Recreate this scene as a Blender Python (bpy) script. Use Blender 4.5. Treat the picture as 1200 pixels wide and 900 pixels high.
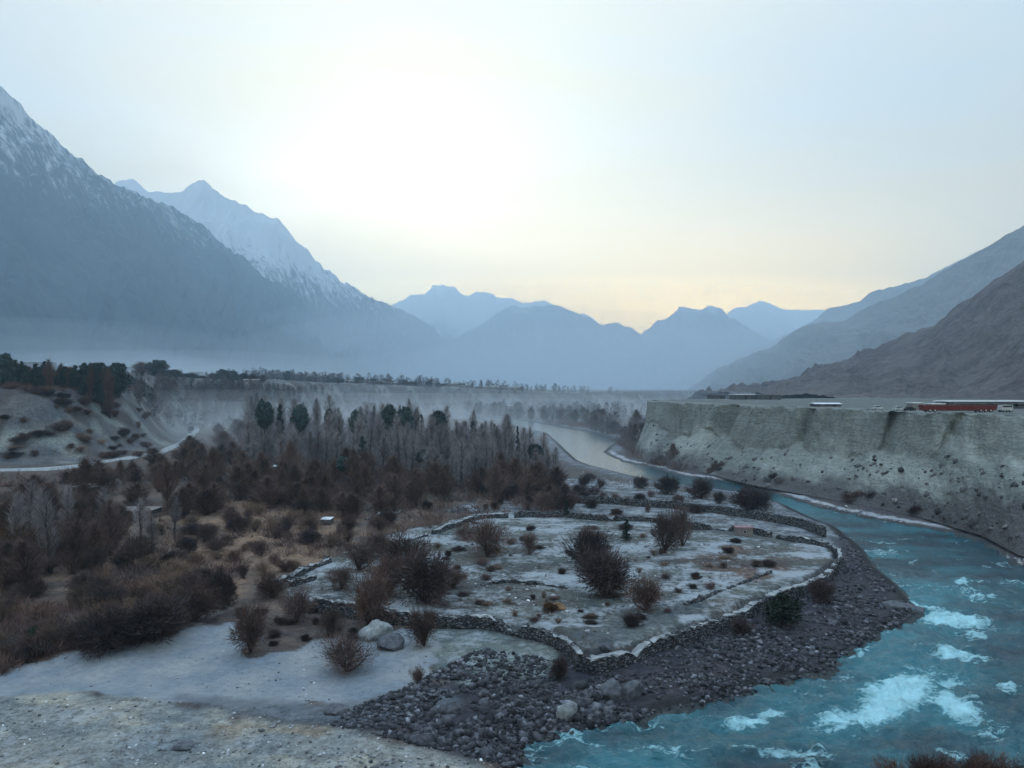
import bpy, math, random
import numpy as np
from mathutils import Vector

# ------------------------------------------------------------------ set-up
for o in list(bpy.data.objects):
    bpy.data.objects.remove(o)
scene = bpy.context.scene
C = scene.collection
R = math.radians
K = 1.6            # one drafting unit = 1.6 metres
H = 25.0           # eye height over the river, drafting units
F = 900.0
rng = np.random.default_rng(7)
random.seed(7)

cam_d = bpy.data.cameras.new('camera')
cam = bpy.data.objects.new('camera', cam_d)
C.objects.link(cam)
cam.location = (0, 0, H * K)
cam.rotation_euler = (R(90), 0, 0)
cam_d.lens = 27.0
cam_d.sensor_width = 36.0
cam_d.shift_y = 5.0 / 1200.0
cam_d.clip_start = 0.5
cam_d.clip_end = 120000.0
scene.camera = cam

SUN_AZ = -10.0      # degrees from +Y, negative towards -X
SUN_EL = 6.0

world = bpy.data.worlds.new('World')
scene.world = world
world.use_nodes = True
wn, wl = world.node_tree.nodes, world.node_tree.links
wn.clear()
wout = wn.new('ShaderNodeOutputWorld')
wbg = wn.new('ShaderNodeBackground')
wsky = wn.new('ShaderNodeTexSky')
wsky.sky_type = 'NISHITA'
wsky.sun_disc = False
wsky.sun_elevation = R(SUN_EL)
wsky.sun_rotation = R(SUN_AZ)
wsky.altitude = 1500
wsky.air_density = 1.0
wsky.dust_density = 1.6
wsky.ozone_density = 2.0
wbg.inputs['Strength'].default_value = 0.13
wl.new(wbg.outputs[0], wout.inputs['Surface'])
# thin high cloud veil: evens the sky and whitens it, with soft streaks
tc = wn.new('ShaderNodeTexCoord')
mp = wn.new('ShaderNodeMapping'); mp.inputs['Scale'].default_value = (1.0, 1.0, 4.5)
wl.new(tc.outputs['Generated'], mp.inputs['Vector'])
nz = wn.new('ShaderNodeTexNoise'); nz.inputs['Scale'].default_value = 1.7
nz.inputs['Detail'].default_value = 5; nz.inputs['Roughness'].default_value = 0.5
nz.inputs['Distortion'].default_value = 0.35
wl.new(mp.outputs[0], nz.inputs['Vector'])
vr = wn.new('ShaderNodeValToRGB')
vr.color_ramp.elements[0].position = 0.34; vr.color_ramp.elements[0].color = (0.45, 0.45, 0.45, 1)
vr.color_ramp.elements[1].position = 0.66; vr.color_ramp.elements[1].color = (0.8, 0.8, 0.8, 1)
wl.new(nz.outputs['Fac'], vr.inputs['Fac'])
wmix = wn.new('ShaderNodeMixRGB')
wmix.inputs['Color2'].default_value = (2.75, 2.3, 1.2, 1)
wl.new(vr.outputs['Color'], wmix.inputs['Fac'])
wl.new(wsky.outputs['Color'], wmix.inputs['Color1'])
def wmath(op, a, b=0.0, c=0.0):
    m = wn.new('ShaderNodeMath'); m.operation = op
    for k, v in enumerate((a, b, c)):
        if isinstance(v, (int, float)): m.inputs[k].default_value = v
        else: wl.new(v, m.inputs[k])
    return m.outputs[0]
def glow(azd, eld, power, colour, flat=1.0, prev=None, mode='ADD', amount=1.0):
    """brightness of the lit cloud veil around one direction of the sky"""
    a_, e_ = R(azd), R(eld)
    d = wn.new('ShaderNodeVectorMath'); d.operation = 'DOT_PRODUCT'
    mp_ = wn.new('ShaderNodeMapping'); mp_.vector_type = 'VECTOR'; mp_.inputs['Scale'].default_value = (1, 1, flat)
    nm = wn.new('ShaderNodeVectorMath'); nm.operation = 'NORMALIZE'
    wl.new(tc.outputs['Generated'], mp_.inputs['Vector']); wl.new(mp_.outputs[0], nm.inputs[0]); wl.new(nm.outputs[0], d.inputs[0])
    v = Vector((math.sin(a_) * math.cos(e_), math.cos(a_) * math.cos(e_), math.sin(e_) * flat)).normalized()
    d.inputs[1].default_value = v
    f = wmath('POWER', wmath('MAXIMUM', d.outputs['Value'], 0.0), power)
    m = wn.new('ShaderNodeMixRGB'); m.blend_type = mode; m.inputs['Color2'].default_value = (*colour, 1)
    f = wmath('MULTIPLY', f, amount)
    wl.new(f, m.inputs['Fac']); wl.new(prev, m.inputs['Color1'])
    return m.outputs['Color']
c_ = glow(-6, 7.5, 17, (2.6, 2.1, 1.0), 1.0, wmix.outputs['Color'])
c_ = glow(-10, 11, 60, (0.5, 0.4, 0.3), 1.0, c_)
mn = wn.new('ShaderNodeMixRGB'); mn.blend_type = 'DARKEN'; mn.inputs['Fac'].default_value = 1.0
mn.inputs['Color2'].default_value = (8.2, 7.4, 5.8, 1)       # the cloud in front of the hidden sun is evenly lit
wl.new(c_, mn.inputs['Color1'])
c_ = glow(14, 2.0, 15, (27.0, 16.5, 2.0), 3.4, mn.outputs['Color'], 'MIX', 0.95)
c_ = glow(0, 89, 2.6, (1.9, 3.4, 5.4), 1.0, c_)      # blue glow added overhead, out of view, to brighten haze and ground
wl.new(c_, wbg.inputs['Color'])

sun_d = bpy.data.lights.new('sun', 'SUN')
sun = bpy.data.objects.new('sun', sun_d)
C.objects.link(sun)
sun_d.energy = 0.4
sun_d.angle = R(0.5)
sun_d.color = (1.0, 0.8, 0.6)
az, el = R(SUN_AZ), R(SUN_EL)
sdir = Vector((math.sin(az) * math.cos(el), math.cos(az) * math.cos(el), math.sin(el)))
sun.rotation_euler = sdir.to_track_quat('Z', 'Y').to_euler()

vs = scene.view_settings
vs.view_transform = 'Standard'
vs.look = 'None'
vs.exposure = 1.58
vs.gamma = 1.0
vs.use_curve_mapping = False
cy = scene.cycles
cy.max_bounces = 5
cy.volume_bounces = 2
cy.transparent_max_bounces = 12
cy.use_denoising = True
cy.caustics_reflective = False
cy.caustics_refractive = False

# ------------------------------------------------------------------ noise
_perm = np.random.default_rng(3).random((256, 256))
def vnoise(x, y):
    xi = np.floor(x).astype(int); yi = np.floor(y).astype(int)
    fx = x - xi; fy = y - yi
    fx = fx * fx * (3 - 2 * fx); fy = fy * fy * (3 - 2 * fy)
    a = _perm[xi & 255, yi & 255]; b = _perm[(xi + 1) & 255, yi & 255]
    c = _perm[xi & 255, (yi + 1) & 255]; d = _perm[(xi + 1) & 255, (yi + 1) & 255]
    return (a * (1 - fx) + b * fx) * (1 - fy) + (c * (1 - fx) + d * fx) * fy
def fbm(x, y, o=4, g=0.5):
    s = 0; a = 1; t = 0
    for k in range(o):
        s = s + a * vnoise(x * 2 ** k + 17.3 * k, y * 2 ** k + 9.1 * k); t += a; a *= g
    return s / t * 2 - 1
def ridged(x, y, o=4, g=0.5):
    s = 0; a = 1; t = 0
    for k in range(o):
        s = s + a * (1 - np.abs(2 * vnoise(x * 2 ** k + 31.7 * k, y * 2 ** k + 5.1 * k) - 1)); t += a; a *= g
    return s / t
def smooth(x, a, b):
    t = np.clip((x - a) / (b - a), 0, 1)
    return t * t * (3 - 2 * t)

def P(px, py, z=0.0):
    """ground point seen at this place of the survey picture, at height z"""
    Y = (H - z) * F / (py - 455.0)
    return ((px - 600.0) / F * Y, Y)
def P3(px, py, Y):
    return ((px - 600.0) / F * Y, Y, H - (py - 455.0) / F * Y)

def seen(px, py):
    """where sight lines first meet the ground"""
    px = np.atleast_1d(np.asarray(px, float)); py = np.atleast_1d(np.asarray(py, float))
    Ys = np.geomspace(70, 1500, 420)[None, :] * np.ones((len(px), 1)); Xs = (px[:, None] - 600) / F * Ys
    hit = terrain(Xs, Ys) >= H - (py[:, None] - 455) / F * Ys
    k = hit.argmax(1); i = np.arange(len(px)); ok = hit.any(1)
    return Xs[i, k][ok], Ys[i, k][ok]

def seg_dist(X, Y, pts, closed=False):
    """distance and side (+ = left of travel) to a polyline"""
    pts = list(pts)
    if closed: pts = pts + [pts[0]]
    best = np.full(X.shape, 1e18); side = np.zeros(X.shape); 
    for (x0, y0), (x1, y1) in zip(pts[:-1], pts[1:]):
        dx, dy = x1 - x0, y1 - y0
        L = dx * dx + dy * dy + 1e-9
        t = np.clip(((X - x0) * dx + (Y - y0) * dy) / L, 0, 1)
        qx, qy = X - x0 - t * dx, Y - y0 - t * dy
        d = qx * qx + qy * qy
        s = dx * (Y - y0) - dy * (X - x0)
        m = d < best - 1e-9
        best = np.where(m, d, best); side = np.where(m, s, side)
    return np.sqrt(best), np.sign(side)
def inside(X, Y, pts):
    r = np.zeros(X.shape, bool)
    n = len(pts)
    for i in range(n):
        x0, y0 = pts[i]; x1, y1 = pts[(i + 1) % n]
        if y0 == y1: continue
        c = ((y0 > Y) != (y1 > Y)) & (X < (x1 - x0) * (Y - y0) / (y1 - y0) + x0)
        r ^= c
    return r
def sdf(X, Y, pts):
    d, _ = seg_dist(X, Y, pts, True)
    return np.where(inside(X, Y, pts), -d, d)

# ------------------------------------------------------------------ plan of the valley
riv_out = [P(*p) for p in [(520, 484), (560, 488), (600, 491), (640, 497), (700, 508), (728, 516), (716, 524), (709, 530),
           (731, 541), (757, 546), (774, 550), (800, 558), (850, 564), (889, 572), (967, 596), (1044, 612),
           (1122, 625), (1161, 638), (1188, 656), (1200, 664)]] + [(82, 96), (84, 78), (76, 60), (60, 46), (30, 38)]
riv_in = [P(*p) for p in [(520, 490), (560, 493), (605, 499), (640, 508), (650, 517), (661, 528), (674, 540), (689, 546),
          (728, 556), (770, 566), (820, 572), (860, 578), (889, 583), (915, 592), (947, 608), (974, 618), (1005, 643),
          (1021, 667), (1044, 686), (1060, 705), (1068, 718), (1040, 737), (1005, 752), (970, 775), (967, 787), (928, 793), (889, 807),
          (858, 816), (840, 822), (768, 835), (732, 844), (690, 850), (660, 862), (615, 872), (597, 880), (600, 890)]] + [(0, 44), (2, 38)]
river_poly = riv_out + riv_in[::-1]
riv_far = [(-76, 776)] + [(-300, 1100), (-900, 1400), (-880, 1460), (-280, 1160)]

field_px = [(314, 690), (345, 672), (376, 660), (411, 645), (440, 634), (471, 624), (506, 617), (539, 608), (560, 603), (600, 601),
            (692, 604), (731, 607), (771, 609), (808, 615), (850, 618), (873, 620), (908, 628), (947, 634), (968, 638), (978, 648),
            (974, 663), (947, 678), (908, 692), (869, 709), (826, 727), (771, 745), (737, 759), (704, 767), (679, 769), (667, 748),
            (637, 737), (600, 731), (566, 724), (526, 724), (490, 721), (453, 720), (413, 712), (360, 703)]
field_poly = [P(x, y, 1.2) for x, y in field_px]
upper_poly = [P(x, y, 1.2) for x, y in [(520, 600), (560, 585), (655, 583), (731, 586), (798, 590), (844, 596), (900, 604), (935, 610), (985, 628), (978, 640), (900, 622), (800, 610), (600, 600)]]
sand_poly = [P(x, y, 1.0) for x, y in [(-80, 815), (0, 793), (86, 764), (122, 770), (190, 750), (238, 732), (272, 730), (285, 760), (300, 772), (370, 753),
             (422, 747), (440, 738), (483, 738), (505, 760), (508, 784), (498, 812), (420, 828), (330, 826), (208, 822), (104, 814), (0, 820)]]
beach_poly = [P(x, y, 1.0) for x, y in [(510, 742), (600, 745), (667, 765), (760, 762), (850, 725), (940, 690), (985, 655), (985, 630), (1070, 700), (1080, 740),
              (960, 800), (700, 860), (600, 890), (380, 850), (370, 830), (500, 815), (515, 785)]]
bank_edge = [(-150, 70)] + [P(x, y, 1.0) for x, y in [(-100, 806), (0, 812), (104, 808), (208, 822), (330, 842), (400, 850), (520, 873), (600, 888), (680, 905)]] + [(6, 44), (10, 38), (30, 30), (60, 36), (90, 40), (140, 20)]
dry_poly = [P(x, y, 2.0) for x, y in [(60, 650), (150, 610), (240, 585), (330, 578), (420, 600), (400, 640), (330, 675), (230, 700), (90, 700)]]
toe = [(-700, 120), (-400, 160), (-200, 185), (-129, 195), (-110, 208), (-111, 240), (-120, 277), (-150, 350), (-172, 420), (-160, 480), (-150, 560), (-160, 680), (-140, 780), (-80, 850), (30, 900), (200, 1250), (500, 1900), (900, 2400)]
# cliff on the right
F_L = [(330, 480), (160, 352), (80, 312), (46, 290), (42, 268), (46, 249), (53, 227), (60, 190), (70, 164), (76, 144), (77, 126), (73, 110), (78, 92), (82, 60), (84, 0), (84, -60)]
T_L = [(330, 505), (165, 378), (92, 345), (60, 322), (53, 300), (60, 262), (67, 228), (74, 204), (82, 180), (83, 167), (88, 150), (92, 138), (98, 110), (100, 60), (102, 0), (102, -60)]
TZ = 20.0

def ztop(X, Y):
    x = np.clip(-X, -100, 3000)
    return 22.0 + 0.043 * x + 0.00002 * np.clip(x - 200, 0, None) ** 2

def terrain(X, Y, fine=True):
    dr = np.minimum(sdf(X, Y, river_poly), sdf(X, Y, riv_far))
    n1 = fbm(X / 9.0, Y / 9.0, 4); n2 = fbm(X / 60.0 + 40, Y / 60.0, 3)
    z = 0.35 + 0.75 * (1 - np.exp(-np.maximum(dr, 0) / 5.0)) + 0.25 * n1 * smooth(dr, 0, 8)
    z = z + 0.9 * smooth(dr, 30, 160) * (1 + n2)
    z = np.where(dr < 0, 0.35 - 1.4 * smooth(-dr, 0, 3.0), z)
    ds = sdf(X, Y, sand_poly)
    z = z * smooth(ds, -4, 1) + (0.75 + 0.08 * n1) * (1 - smooth(ds, -4, 1))
    df = sdf(X, Y, field_poly)
    zf = 1.5 + 0.22 * fbm(X / 5.0, Y / 5.0, 3) + 0.2 * n1
    z = z * smooth(df, -0.4, 0.4) + zf * (1 - smooth(df, -0.4, 0.4))
    # bluff and village terrace on the left
    d, s = seg_dist(X, Y, toe)
    d = d * s
    W = 42 + 8 * n2 - 16 * smooth(Y, 190, 260)
    gul = ridged(X / 26.0 + 3, Y / 26.0, 4)
    t = smooth(d, 0, 1) * np.clip(d / np.maximum(W, 9), 0, 1)
    prof = t * t * (3 - 2 * t)
    lf = smooth(Y, 60, 190)
    W = np.maximum(W, 9)
    zt = ztop(X, Y) + 3.0 * n2 - 3.4 * (1 - smooth(Y, 255, 300))
    z = z + 3.5 * smooth(d, -60, 0) * lf * smooth(-X, 40, 110)
    z = z * (1 - prof) + prof * zt - 5.0 * (gul - 0.55) * prof * (1 - prof) * 4 * 0.55
    z = z + prof * (1 - 0.75 * prof) * (2.4 * fbm(X / 9.0, Y / 9.0, 4, .6) + 1.5 * fbm(X / 3.2, Y / 3.2, 4, .6))
    # knoll above the bend of the road
    k = np.exp(-(((X + 142) / 20) ** 2 + ((Y - 285) / 34) ** 2))
    z = z + 3.0 * k * prof
    # terrace on the right
    d, s = seg_dist(X, Y, T_L)
    d = d * s
    tt = smooth(d, 2.2, 3.6)
    zr = TZ + 0.05 * np.clip(d, 0, 60) * 0.1 + 0.25 * n1 * smooth(d, 3, 12)
    z = np.where(d > 2.2, z * (1 - tt) + zr * tt, z)
    # near bank under the viewpoint
    d, s = seg_dist(X, Y, bank_edge)
    d = -d * s
    left = smooth(-X, -2, 12)
    rise = 0.33 * np.clip(d, 0, 200) + 0.55 * smooth(d, 0, 3) + 0.5 * n1 * smooth(d, 0, 6)
    hill = np.minimum(23.4, 24.0 - 0.5 * Y) + 0.3 * n1
    hill_l = 24.0 - 0.5 * Y
    zb = np.where(d > 0, z + rise, z)
    zb = np.minimum(zb, 24.45 - 0.4944 * np.clip(Y, 0, 100) + 0.0)
    zb = z * (1 - left) + np.where(d > 0, np.maximum(zb, z), z) * left
    z = np.maximum(zb, np.where(Y < 60, hill, -5))
    z = np.where(Y < 4, np.minimum(z, 23.3), z)
    return z

def hz(x, y):
    return float(terrain(np.array([float(x)]), np.array([float(y)]))[0])

# ------------------------------------------------------------------ mesh helpers
def mk(name, verts, faces, mats=None, parent=None, loc=(0, 0, 0), rot=0.0, attrs=None, smooth_sh=False, mat_idx=None, kind=None):
    """verts in drafting units, relative to loc; metres in the file"""
    me = bpy.data.meshes.new(name)
    v = np.asarray(verts, dtype=np.float32) * K
    f = faces
    if isinstance(f, np.ndarray):
        nf, k = f.shape
        me.vertices.add(len(v)); me.vertices.foreach_set('co', v.ravel())
        me.loops.add(nf * k); me.loops.foreach_set('vertex_index', f.astype(np.int32).ravel())
        me.polygons.add(nf)
        me.polygons.foreach_set('loop_start', np.arange(0, nf * k, k, dtype=np.int32))
        me.polygons.foreach_set('loop_total', np.full(nf, k, dtype=np.int32))
        me.update(calc_edges=True)
    else:
        me.from_pydata(v.tolist(), [], f)
    if smooth_sh:
        me.polygons.foreach_set('use_smooth', np.ones(len(me.polygons), bool))
    for m in (mats or []):
        me.materials.append(m)
    if mat_idx is not None:
        me.polygons.foreach_set('material_index', np.asarray(mat_idx, dtype=np.int32))
    for an, av in (attrs or {}).items():
        av = np.asarray(av, dtype=np.float32)
        if av.ndim == 2:
            a = me.attributes.new(an, 'FLOAT_COLOR', 'POINT')
            if av.shape[1] == 3: av = np.c_[av, np.ones(len(av), np.float32)]
            a.data.foreach_set('color', av.ravel())
        else:
            a = me.attributes.new(an, 'FLOAT', 'POINT'); a.data.foreach_set('value', av)
    me.validate()
    o = bpy.data.objects.new(name, me)
    C.objects.link(o)
    if parent is not None: o.parent = parent
    o.location = (loc[0] * K, loc[1] * K, loc[2] * K)
    o.rotation_euler = (0, 0, rot)
    if kind: o['kind'] = kind
    return o
def tag(o, label, cat, group=None, kind=None):
    o['label'] = label; o['category'] = cat
    if group: o['group'] = group
    if kind: o['kind'] = kind
    return o
def empty(name, loc, rot=0.0):
    o = bpy.data.objects.new(name, None); C.objects.link(o)
    o.empty_display_size = 0.2
    o.location = (loc[0] * K, loc[1] * K, loc[2] * K); o.rotation_euler = (0, 0, rot)
    return o
def copy_tree(o, parent=None):
    c = o.copy(); C.objects.link(c)
    if parent is not None: c.parent = parent
    for ch in list(o.children): copy_tree(ch, c)
    return c
def grid_faces(nr, nc):
    i = np.arange(nr - 1)[:, None] * nc + np.arange(nc - 1)[None, :]
    return np.stack([i, i + 1, i + nc + 1, i + nc], -1).reshape(-1, 4)
class MB:
    def __init__(s): s.v = []; s.f = []; s.m = []
    def box(s, cx, cy, cz, sx, sy, sz, m=0, taper=1.0, rot=0.0, jit=0.0):
        b = len(s.v); ca, sa = math.cos(rot), math.sin(rot)
        for k, zz in enumerate((-.5, .5)):
            t = taper if k else 1.0
            for x, y in ((-.5, -.5), (.5, -.5), (.5, .5), (-.5, .5)):
                x_, y_ = x * sx * t, y * sy * t
                s.v.append((cx + x_ * ca - y_ * sa + random.uniform(-jit, jit), cy + x_ * sa + y_ * ca + random.uniform(-jit, jit), cz + zz * sz + random.uniform(-jit, jit)))
        for q in ((0, 3, 2, 1), (4, 5, 6, 7), (0, 1, 5, 4), (1, 2, 6, 5), (2, 3, 7, 6), (3, 0, 4, 7)):
            s.f.append(tuple(b + i for i in q)); s.m.append(m)
        return s
    def tube(s, p0, p1, r0, r1, n=6, m=0):
        p0, p1 = Vector(p0), Vector(p1); d = (p1 - p0).normalized()
        u = d.orthogonal().normalized(); w = d.cross(u); b = len(s.v)
        for p, r in ((p0, r0), (p1, r1)):
            for k in range(n):
                a = 2 * math.pi * k / n; s.v.append(tuple(p + u * r * math.cos(a) + w * r * math.sin(a)))
        for k in range(n):
            j = (k + 1) % n; s.f.append((b + k, b + j, b + n + j, b + n + k)); s.m.append(m)
        s.f.append(tuple(b + n + k for k in range(n))); s.m.append(m)
        return s
    def build(s, name, mats, parent=None, loc=(0, 0, 0), rot=0.0):
        if not isinstance(mats, (list, tuple)): mats = [mats]
        return mk(name, s.v, s.f, mats, parent, loc, rot, mat_idx=s.m)

# ------------------------------------------------------------------ materials
class NT:
    def __init__(s, name):
        s.m = bpy.data.materials.new(name); s.m.use_nodes = True
        s.t = s.m.node_tree; s.n = s.t.nodes; s.l = s.t.links
        s.b = s.n['Principled BSDF']
        s.b.inputs['Specular IOR Level'].default_value = 0.2
        s.b.inputs['Roughness'].default_value = 0.9
        s.co = s.n.new('ShaderNodeTexCoord')
    def noise(s, scale, detail=4, rough=0.55, vec=None, stretch=None, dist=0.0, src='Object'):
        n = s.n.new('ShaderNodeTexNoise'); n.inputs['Scale'].default_value = scale
        n.inputs['Detail'].default_value = detail; n.inputs['Roughness'].default_value = rough
        n.inputs['Distortion'].default_value = dist
        v = vec or s.co.outputs[src]
        if stretch:
            mp = s.n.new('ShaderNodeMapping'); mp.inputs['Scale'].default_value = stretch
            s.l.new(v, mp.inputs['Vector']); v = mp.outputs[0]
        s.l.new(v, n.inputs['Vector'])
        return n.outputs['Fac']
    def ramp(s, fac, stops):
        r = s.n.new('ShaderNodeValToRGB'); e = r.color_ramp.elements
        while len(e) < len(stops): e.new(0.5)
        for i, (p, c) in enumerate(stops):
            e[i].position = p
            e[i].color = (c, c, c, 1) if isinstance(c, (int, float)) else (*c, 1)
        s.l.new(fac, r.inputs['Fac']); return r.outputs['Color']
    def mix(s, fac, a, b, mode='MIX'):
        m = s.n.new('ShaderNodeMixRGB'); m.blend_type = mode
        for sock, v in ((m.inputs['Fac'], fac), (m.inputs['Color1'], a), (m.inputs['Color2'], b)):
            if isinstance(v, (int, float)):
                sock.default_value = v if sock.name == 'Fac' else (v, v, v, 1)
            elif isinstance(v, tuple): sock.default_value = (*v, 1)
            else: s.l.new(v, sock)
        return m.outputs['Color']
    def math(s, op, a, b=0.0):
        m = s.n.new('ShaderNodeMath'); m.operation = op
        for sock, v in ((m.inputs[0], a), (m.inputs[1], b)):
            if isinstance(v, (int, float)): sock.default_value = v
            else: s.l.new(v, sock)
        return m.outputs[0]
    def attr(s, name, out='Color'):
        a = s.n.new('ShaderNodeAttribute'); a.attribute_name = name; return a.outputs[out]
    def bump(s, h, dist=0.2, strength=1.0):
        b = s.n.new('ShaderNodeBump'); b.inputs['Distance'].default_value = dist; b.inputs['Strength'].default_value = strength
        s.l.new(h, b.inputs['Height']); s.l.new(b.outputs[0], s.b.inputs['Normal'])
    def color(s, c):
        if isinstance(c, tuple): s.b.inputs['Base Color'].default_value = (*c, 1)
        else: s.l.new(c, s.b.inputs['Base Color'])
        return s.m

def mat_noise(name, c0, c1, scale=1.0, rough=0.9, bump=0.0, src='Object', objvar=False):
    t = NT(name); n = t.noise(scale, 4, 0.6, src=src)
    c = t.ramp(n, [(0.3, c0), (0.7, c1)])
    if objvar:
        oi = t.n.new('ShaderNodeObjectInfo')
        v = t.math('ADD', t.math('MULTIPLY', oi.outputs['Random'], 0.8), 0.6)
        c = t.mix(1.0, c, v, 'MULTIPLY')
    t.b.inputs['Roughness'].default_value = rough
    if bump: t.bump(n, bump)
    return t.color(c)

def ground_mat():
    t = NT('valley_ground')
    zone = t.attr('zone'); fr = t.attr('frost', 'Fac')
    a = t.noise(0.9, 6, 0.7); b = t.noise(0.12, 5, 0.6); c = t.noise(3.5, 3, 0.6)
    g = t.ramp(t.math('ADD', t.math('MULTIPLY', a, 0.65), t.math('MULTIPLY', c, 0.35)), [(0.34, 0.35), (0.5, 0.95), (0.68, 1.6)])
    g = t.mix(t.math('MULTIPLY', t.attr('calm', 'Fac'), 0.62), g, (0.95, 0.95, 0.95))
    col = t.mix(1.0, zone, g, 'MULTIPLY')
    g2 = t.ramp(b, [(0.35, (0.75, 0.8, 0.85)), (0.65, (1.25, 1.15, 1.05))])
    col = t.mix(1.0, col, g2, 'MULTIPLY')
    # ground frost lying in broken patches
    m = t.math('ADD', t.math('ADD', t.math('MULTIPLY', a, 0.5), t.math('MULTIPLY', t.noise(0.16, 6, 0.7, stretch=(1, 1.3, 1)), 0.8)), t.math('MULTIPLY', fr, 0.55))
    f = t.ramp(t.math('SUBTRACT', m, 0.2), [(0.66, 0.0), (0.86, 0.85)])
    col = t.mix(f, col, (0.34, 0.38, 0.42))
    t.bump(t.math('MULTIPLY', t.math('ADD', a, t.math('MULTIPLY', c, 0.4)), t.math('SUBTRACT', 1.0, t.math('MULTIPLY', t.attr('calm', 'Fac'), 0.6))), 0.3)
    return t.color(col)

def mountain_mat(name, rock0, rock1, snow_z, snow_soft, snow_amt=1.0, scale=0.004, bump=18.0):
    t = NT(name)
    a = t.noise(scale, 8, 0.62); b = t.noise(scale * 7, 6, 0.65, stretch=(1, 1, 0.35))
    mixn = t.math('ADD', t.math('MULTIPLY', a, 0.5), t.math('MULTIPLY', b, 0.5))
    col = t.ramp(mixn, [(0.36, rock0), (0.64, rock1)])
    geo = t.n.new('ShaderNodeNewGeometry')
    sp = t.n.new('ShaderNodeSeparateXYZ'); t.l.new(geo.outputs['Position'], sp.inputs[0])
    zz = t.math('DIVIDE', t.math('SUBTRACT', sp.outputs['Z'], snow_z * K), snow_soft * K)
    s = t.math('ADD', zz, t.math('MULTIPLY', t.math('SUBTRACT', t.math('ADD', t.math('MULTIPLY', b, 1.4), t.math('MULTIPLY', a, 0.6)), 1.0), 3.6))
    f = t.ramp(t.math('ADD', t.math('MULTIPLY', s, 0.4), 0.5), [(0.35, 0.0), (0.75, snow_amt)])
    col = t.mix(f, col, (0.78, 0.82, 0.88))
    t.bump(mixn, bump)
    return t.color(col)

M = {}
M['ground'] = ground_mat()
M['twig'] = mat_noise('bare_twig', (0.06, 0.042, 0.04), (0.15, 0.10, 0.088), 0.8, objvar=True)
M['twig_red'] = mat_noise('russet_twig', (0.06, 0.038, 0.033), (0.14, 0.085, 0.068), 0.8, objvar=True)
M['twig_dark'] = mat_noise('dark_twig', (0.03, 0.024, 0.025), (0.08, 0.058, 0.058), 0.8, objvar=True)
M['twig_grey'] = mat_noise('grey_twig', (0.15, 0.145, 0.155), (0.27, 0.255, 0.27), 0.5, objvar=True)
M['twig_tan'] = mat_noise('tan_stalk', (0.11, 0.08, 0.06), (0.24, 0.17, 0.125), 0.8, objvar=True)
M['twig_gold'] = mat_noise('golden_leaf', (0.07, 0.04, 0.015), (0.16, 0.09, 0.035), 0.8, objvar=True)
M['bark'] = mat_noise('bark', (0.03, 0.024, 0.022), (0.07, 0.055, 0.05), 3.0)
M['needle'] = mat_noise('evergreen_leaf', (0.014, 0.026, 0.028), (0.035, 0.06, 0.056), 0.5, objvar=True)
M['green'] = mat_noise('green_leaf', (0.012, 0.026, 0.017), (0.028, 0.05, 0.03), 0.8, objvar=True)
M['stone'] = mat_noise('river_stone', (0.035, 0.036, 0.045), (0.17, 0.17, 0.19), 0.9, 0.85, 0.05)
M['boulder_dark'] = mat_noise('dark_boulder', (0.05, 0.055, 0.07), (0.15, 0.16, 0.18), 1.6, 0.85, 0.12)
M['boulder_pale'] = mat_noise('pale_boulder', (0.16, 0.18, 0.19), (0.36, 0.39, 0.40), 1.2, 0.85, 0.1)
def masonry_mat():
    t = NT('wall_stone'); v = t.n.new('ShaderNodeTexVoronoi'); v.inputs['Scale'].default_value = 2.1; v.inputs['Randomness'].default_value = 0.9
    mp = t.n.new('ShaderNodeMapping'); mp.inputs['Scale'].default_value = (1, 1, 1.9); t.l.new(t.co.outputs['Object'], mp.inputs['Vector']); t.l.new(mp.outputs[0], v.inputs['Vector'])
    bw = t.n.new('ShaderNodeRGBToBW'); t.l.new(v.outputs['Color'], bw.inputs[0])
    col = t.ramp(bw.outputs[0], [(0.2, (0.06, 0.066, 0.075)), (0.55, (0.15, 0.16, 0.175)), (0.9, (0.28, 0.29, 0.305))])
    e = t.ramp(v.outputs['Distance'], [(0.25, 1.0), (0.6, 0.25)])
    col = t.mix(1.0, col, e, 'MULTIPLY'); t.bump(e, 0.25)
    return t.color(col)
M['wall'] = masonry_mat()
M['cap'] = mat_noise('frosted_coping', (0.10, 0.11, 0.12), (0.44, 0.47, 0.49), 0.45, 0.8, 0.08)
M['mud'] = mat_noise('mud_plaster', (0.14, 0.13, 0.13), (0.24, 0.22, 0.21), 0.6)
M['mud_dark'] = mat_noise('dark_plaster', (0.05, 0.055, 0.06), (0.10, 0.10, 0.11), 0.6)
M['roof'] = mat_noise('snowy_flat_roof', (0.5, 0.55, 0.6), (0.75, 0.8, 0.84), 0.6)
M['roof_pink'] = mat_noise('pinkish_roof', (0.22, 0.12, 0.14), (0.36, 0.24, 0.27), 2.0)
M['red'] = mat_noise('red_paint', (0.085, 0.012, 0.012), (0.14, 0.025, 0.022), 0.8, 0.6)
M['white'] = mat_noise('white_paint', (0.36, 0.39, 0.41), (0.52, 0.55, 0.57), 0.8, 0.4)
M['dark'] = mat_noise('dark_opening', (0.01, 0.012, 0.015), (0.02, 0.024, 0.03), 1.0, 0.5)
M['tyre'] = mat_noise('rubber', (0.015, 0.015, 0.015), (0.03, 0.03, 0.03), 2.0)
M['road'] = mat_noise('dusty_road', (0.20, 0.22, 0.235), (0.36, 0.39, 0.41), 0.5, 0.9, 0.03)
M['yellow'] = mat_noise('ochre_plaster', (0.22, 0.16, 0.08), (0.34, 0.26, 0.14), 0.6)
M['wood'] = mat_noise('weathered_timber', (0.2, 0.12, 0.07), (0.34, 0.22, 0.13), 3.0)

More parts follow.
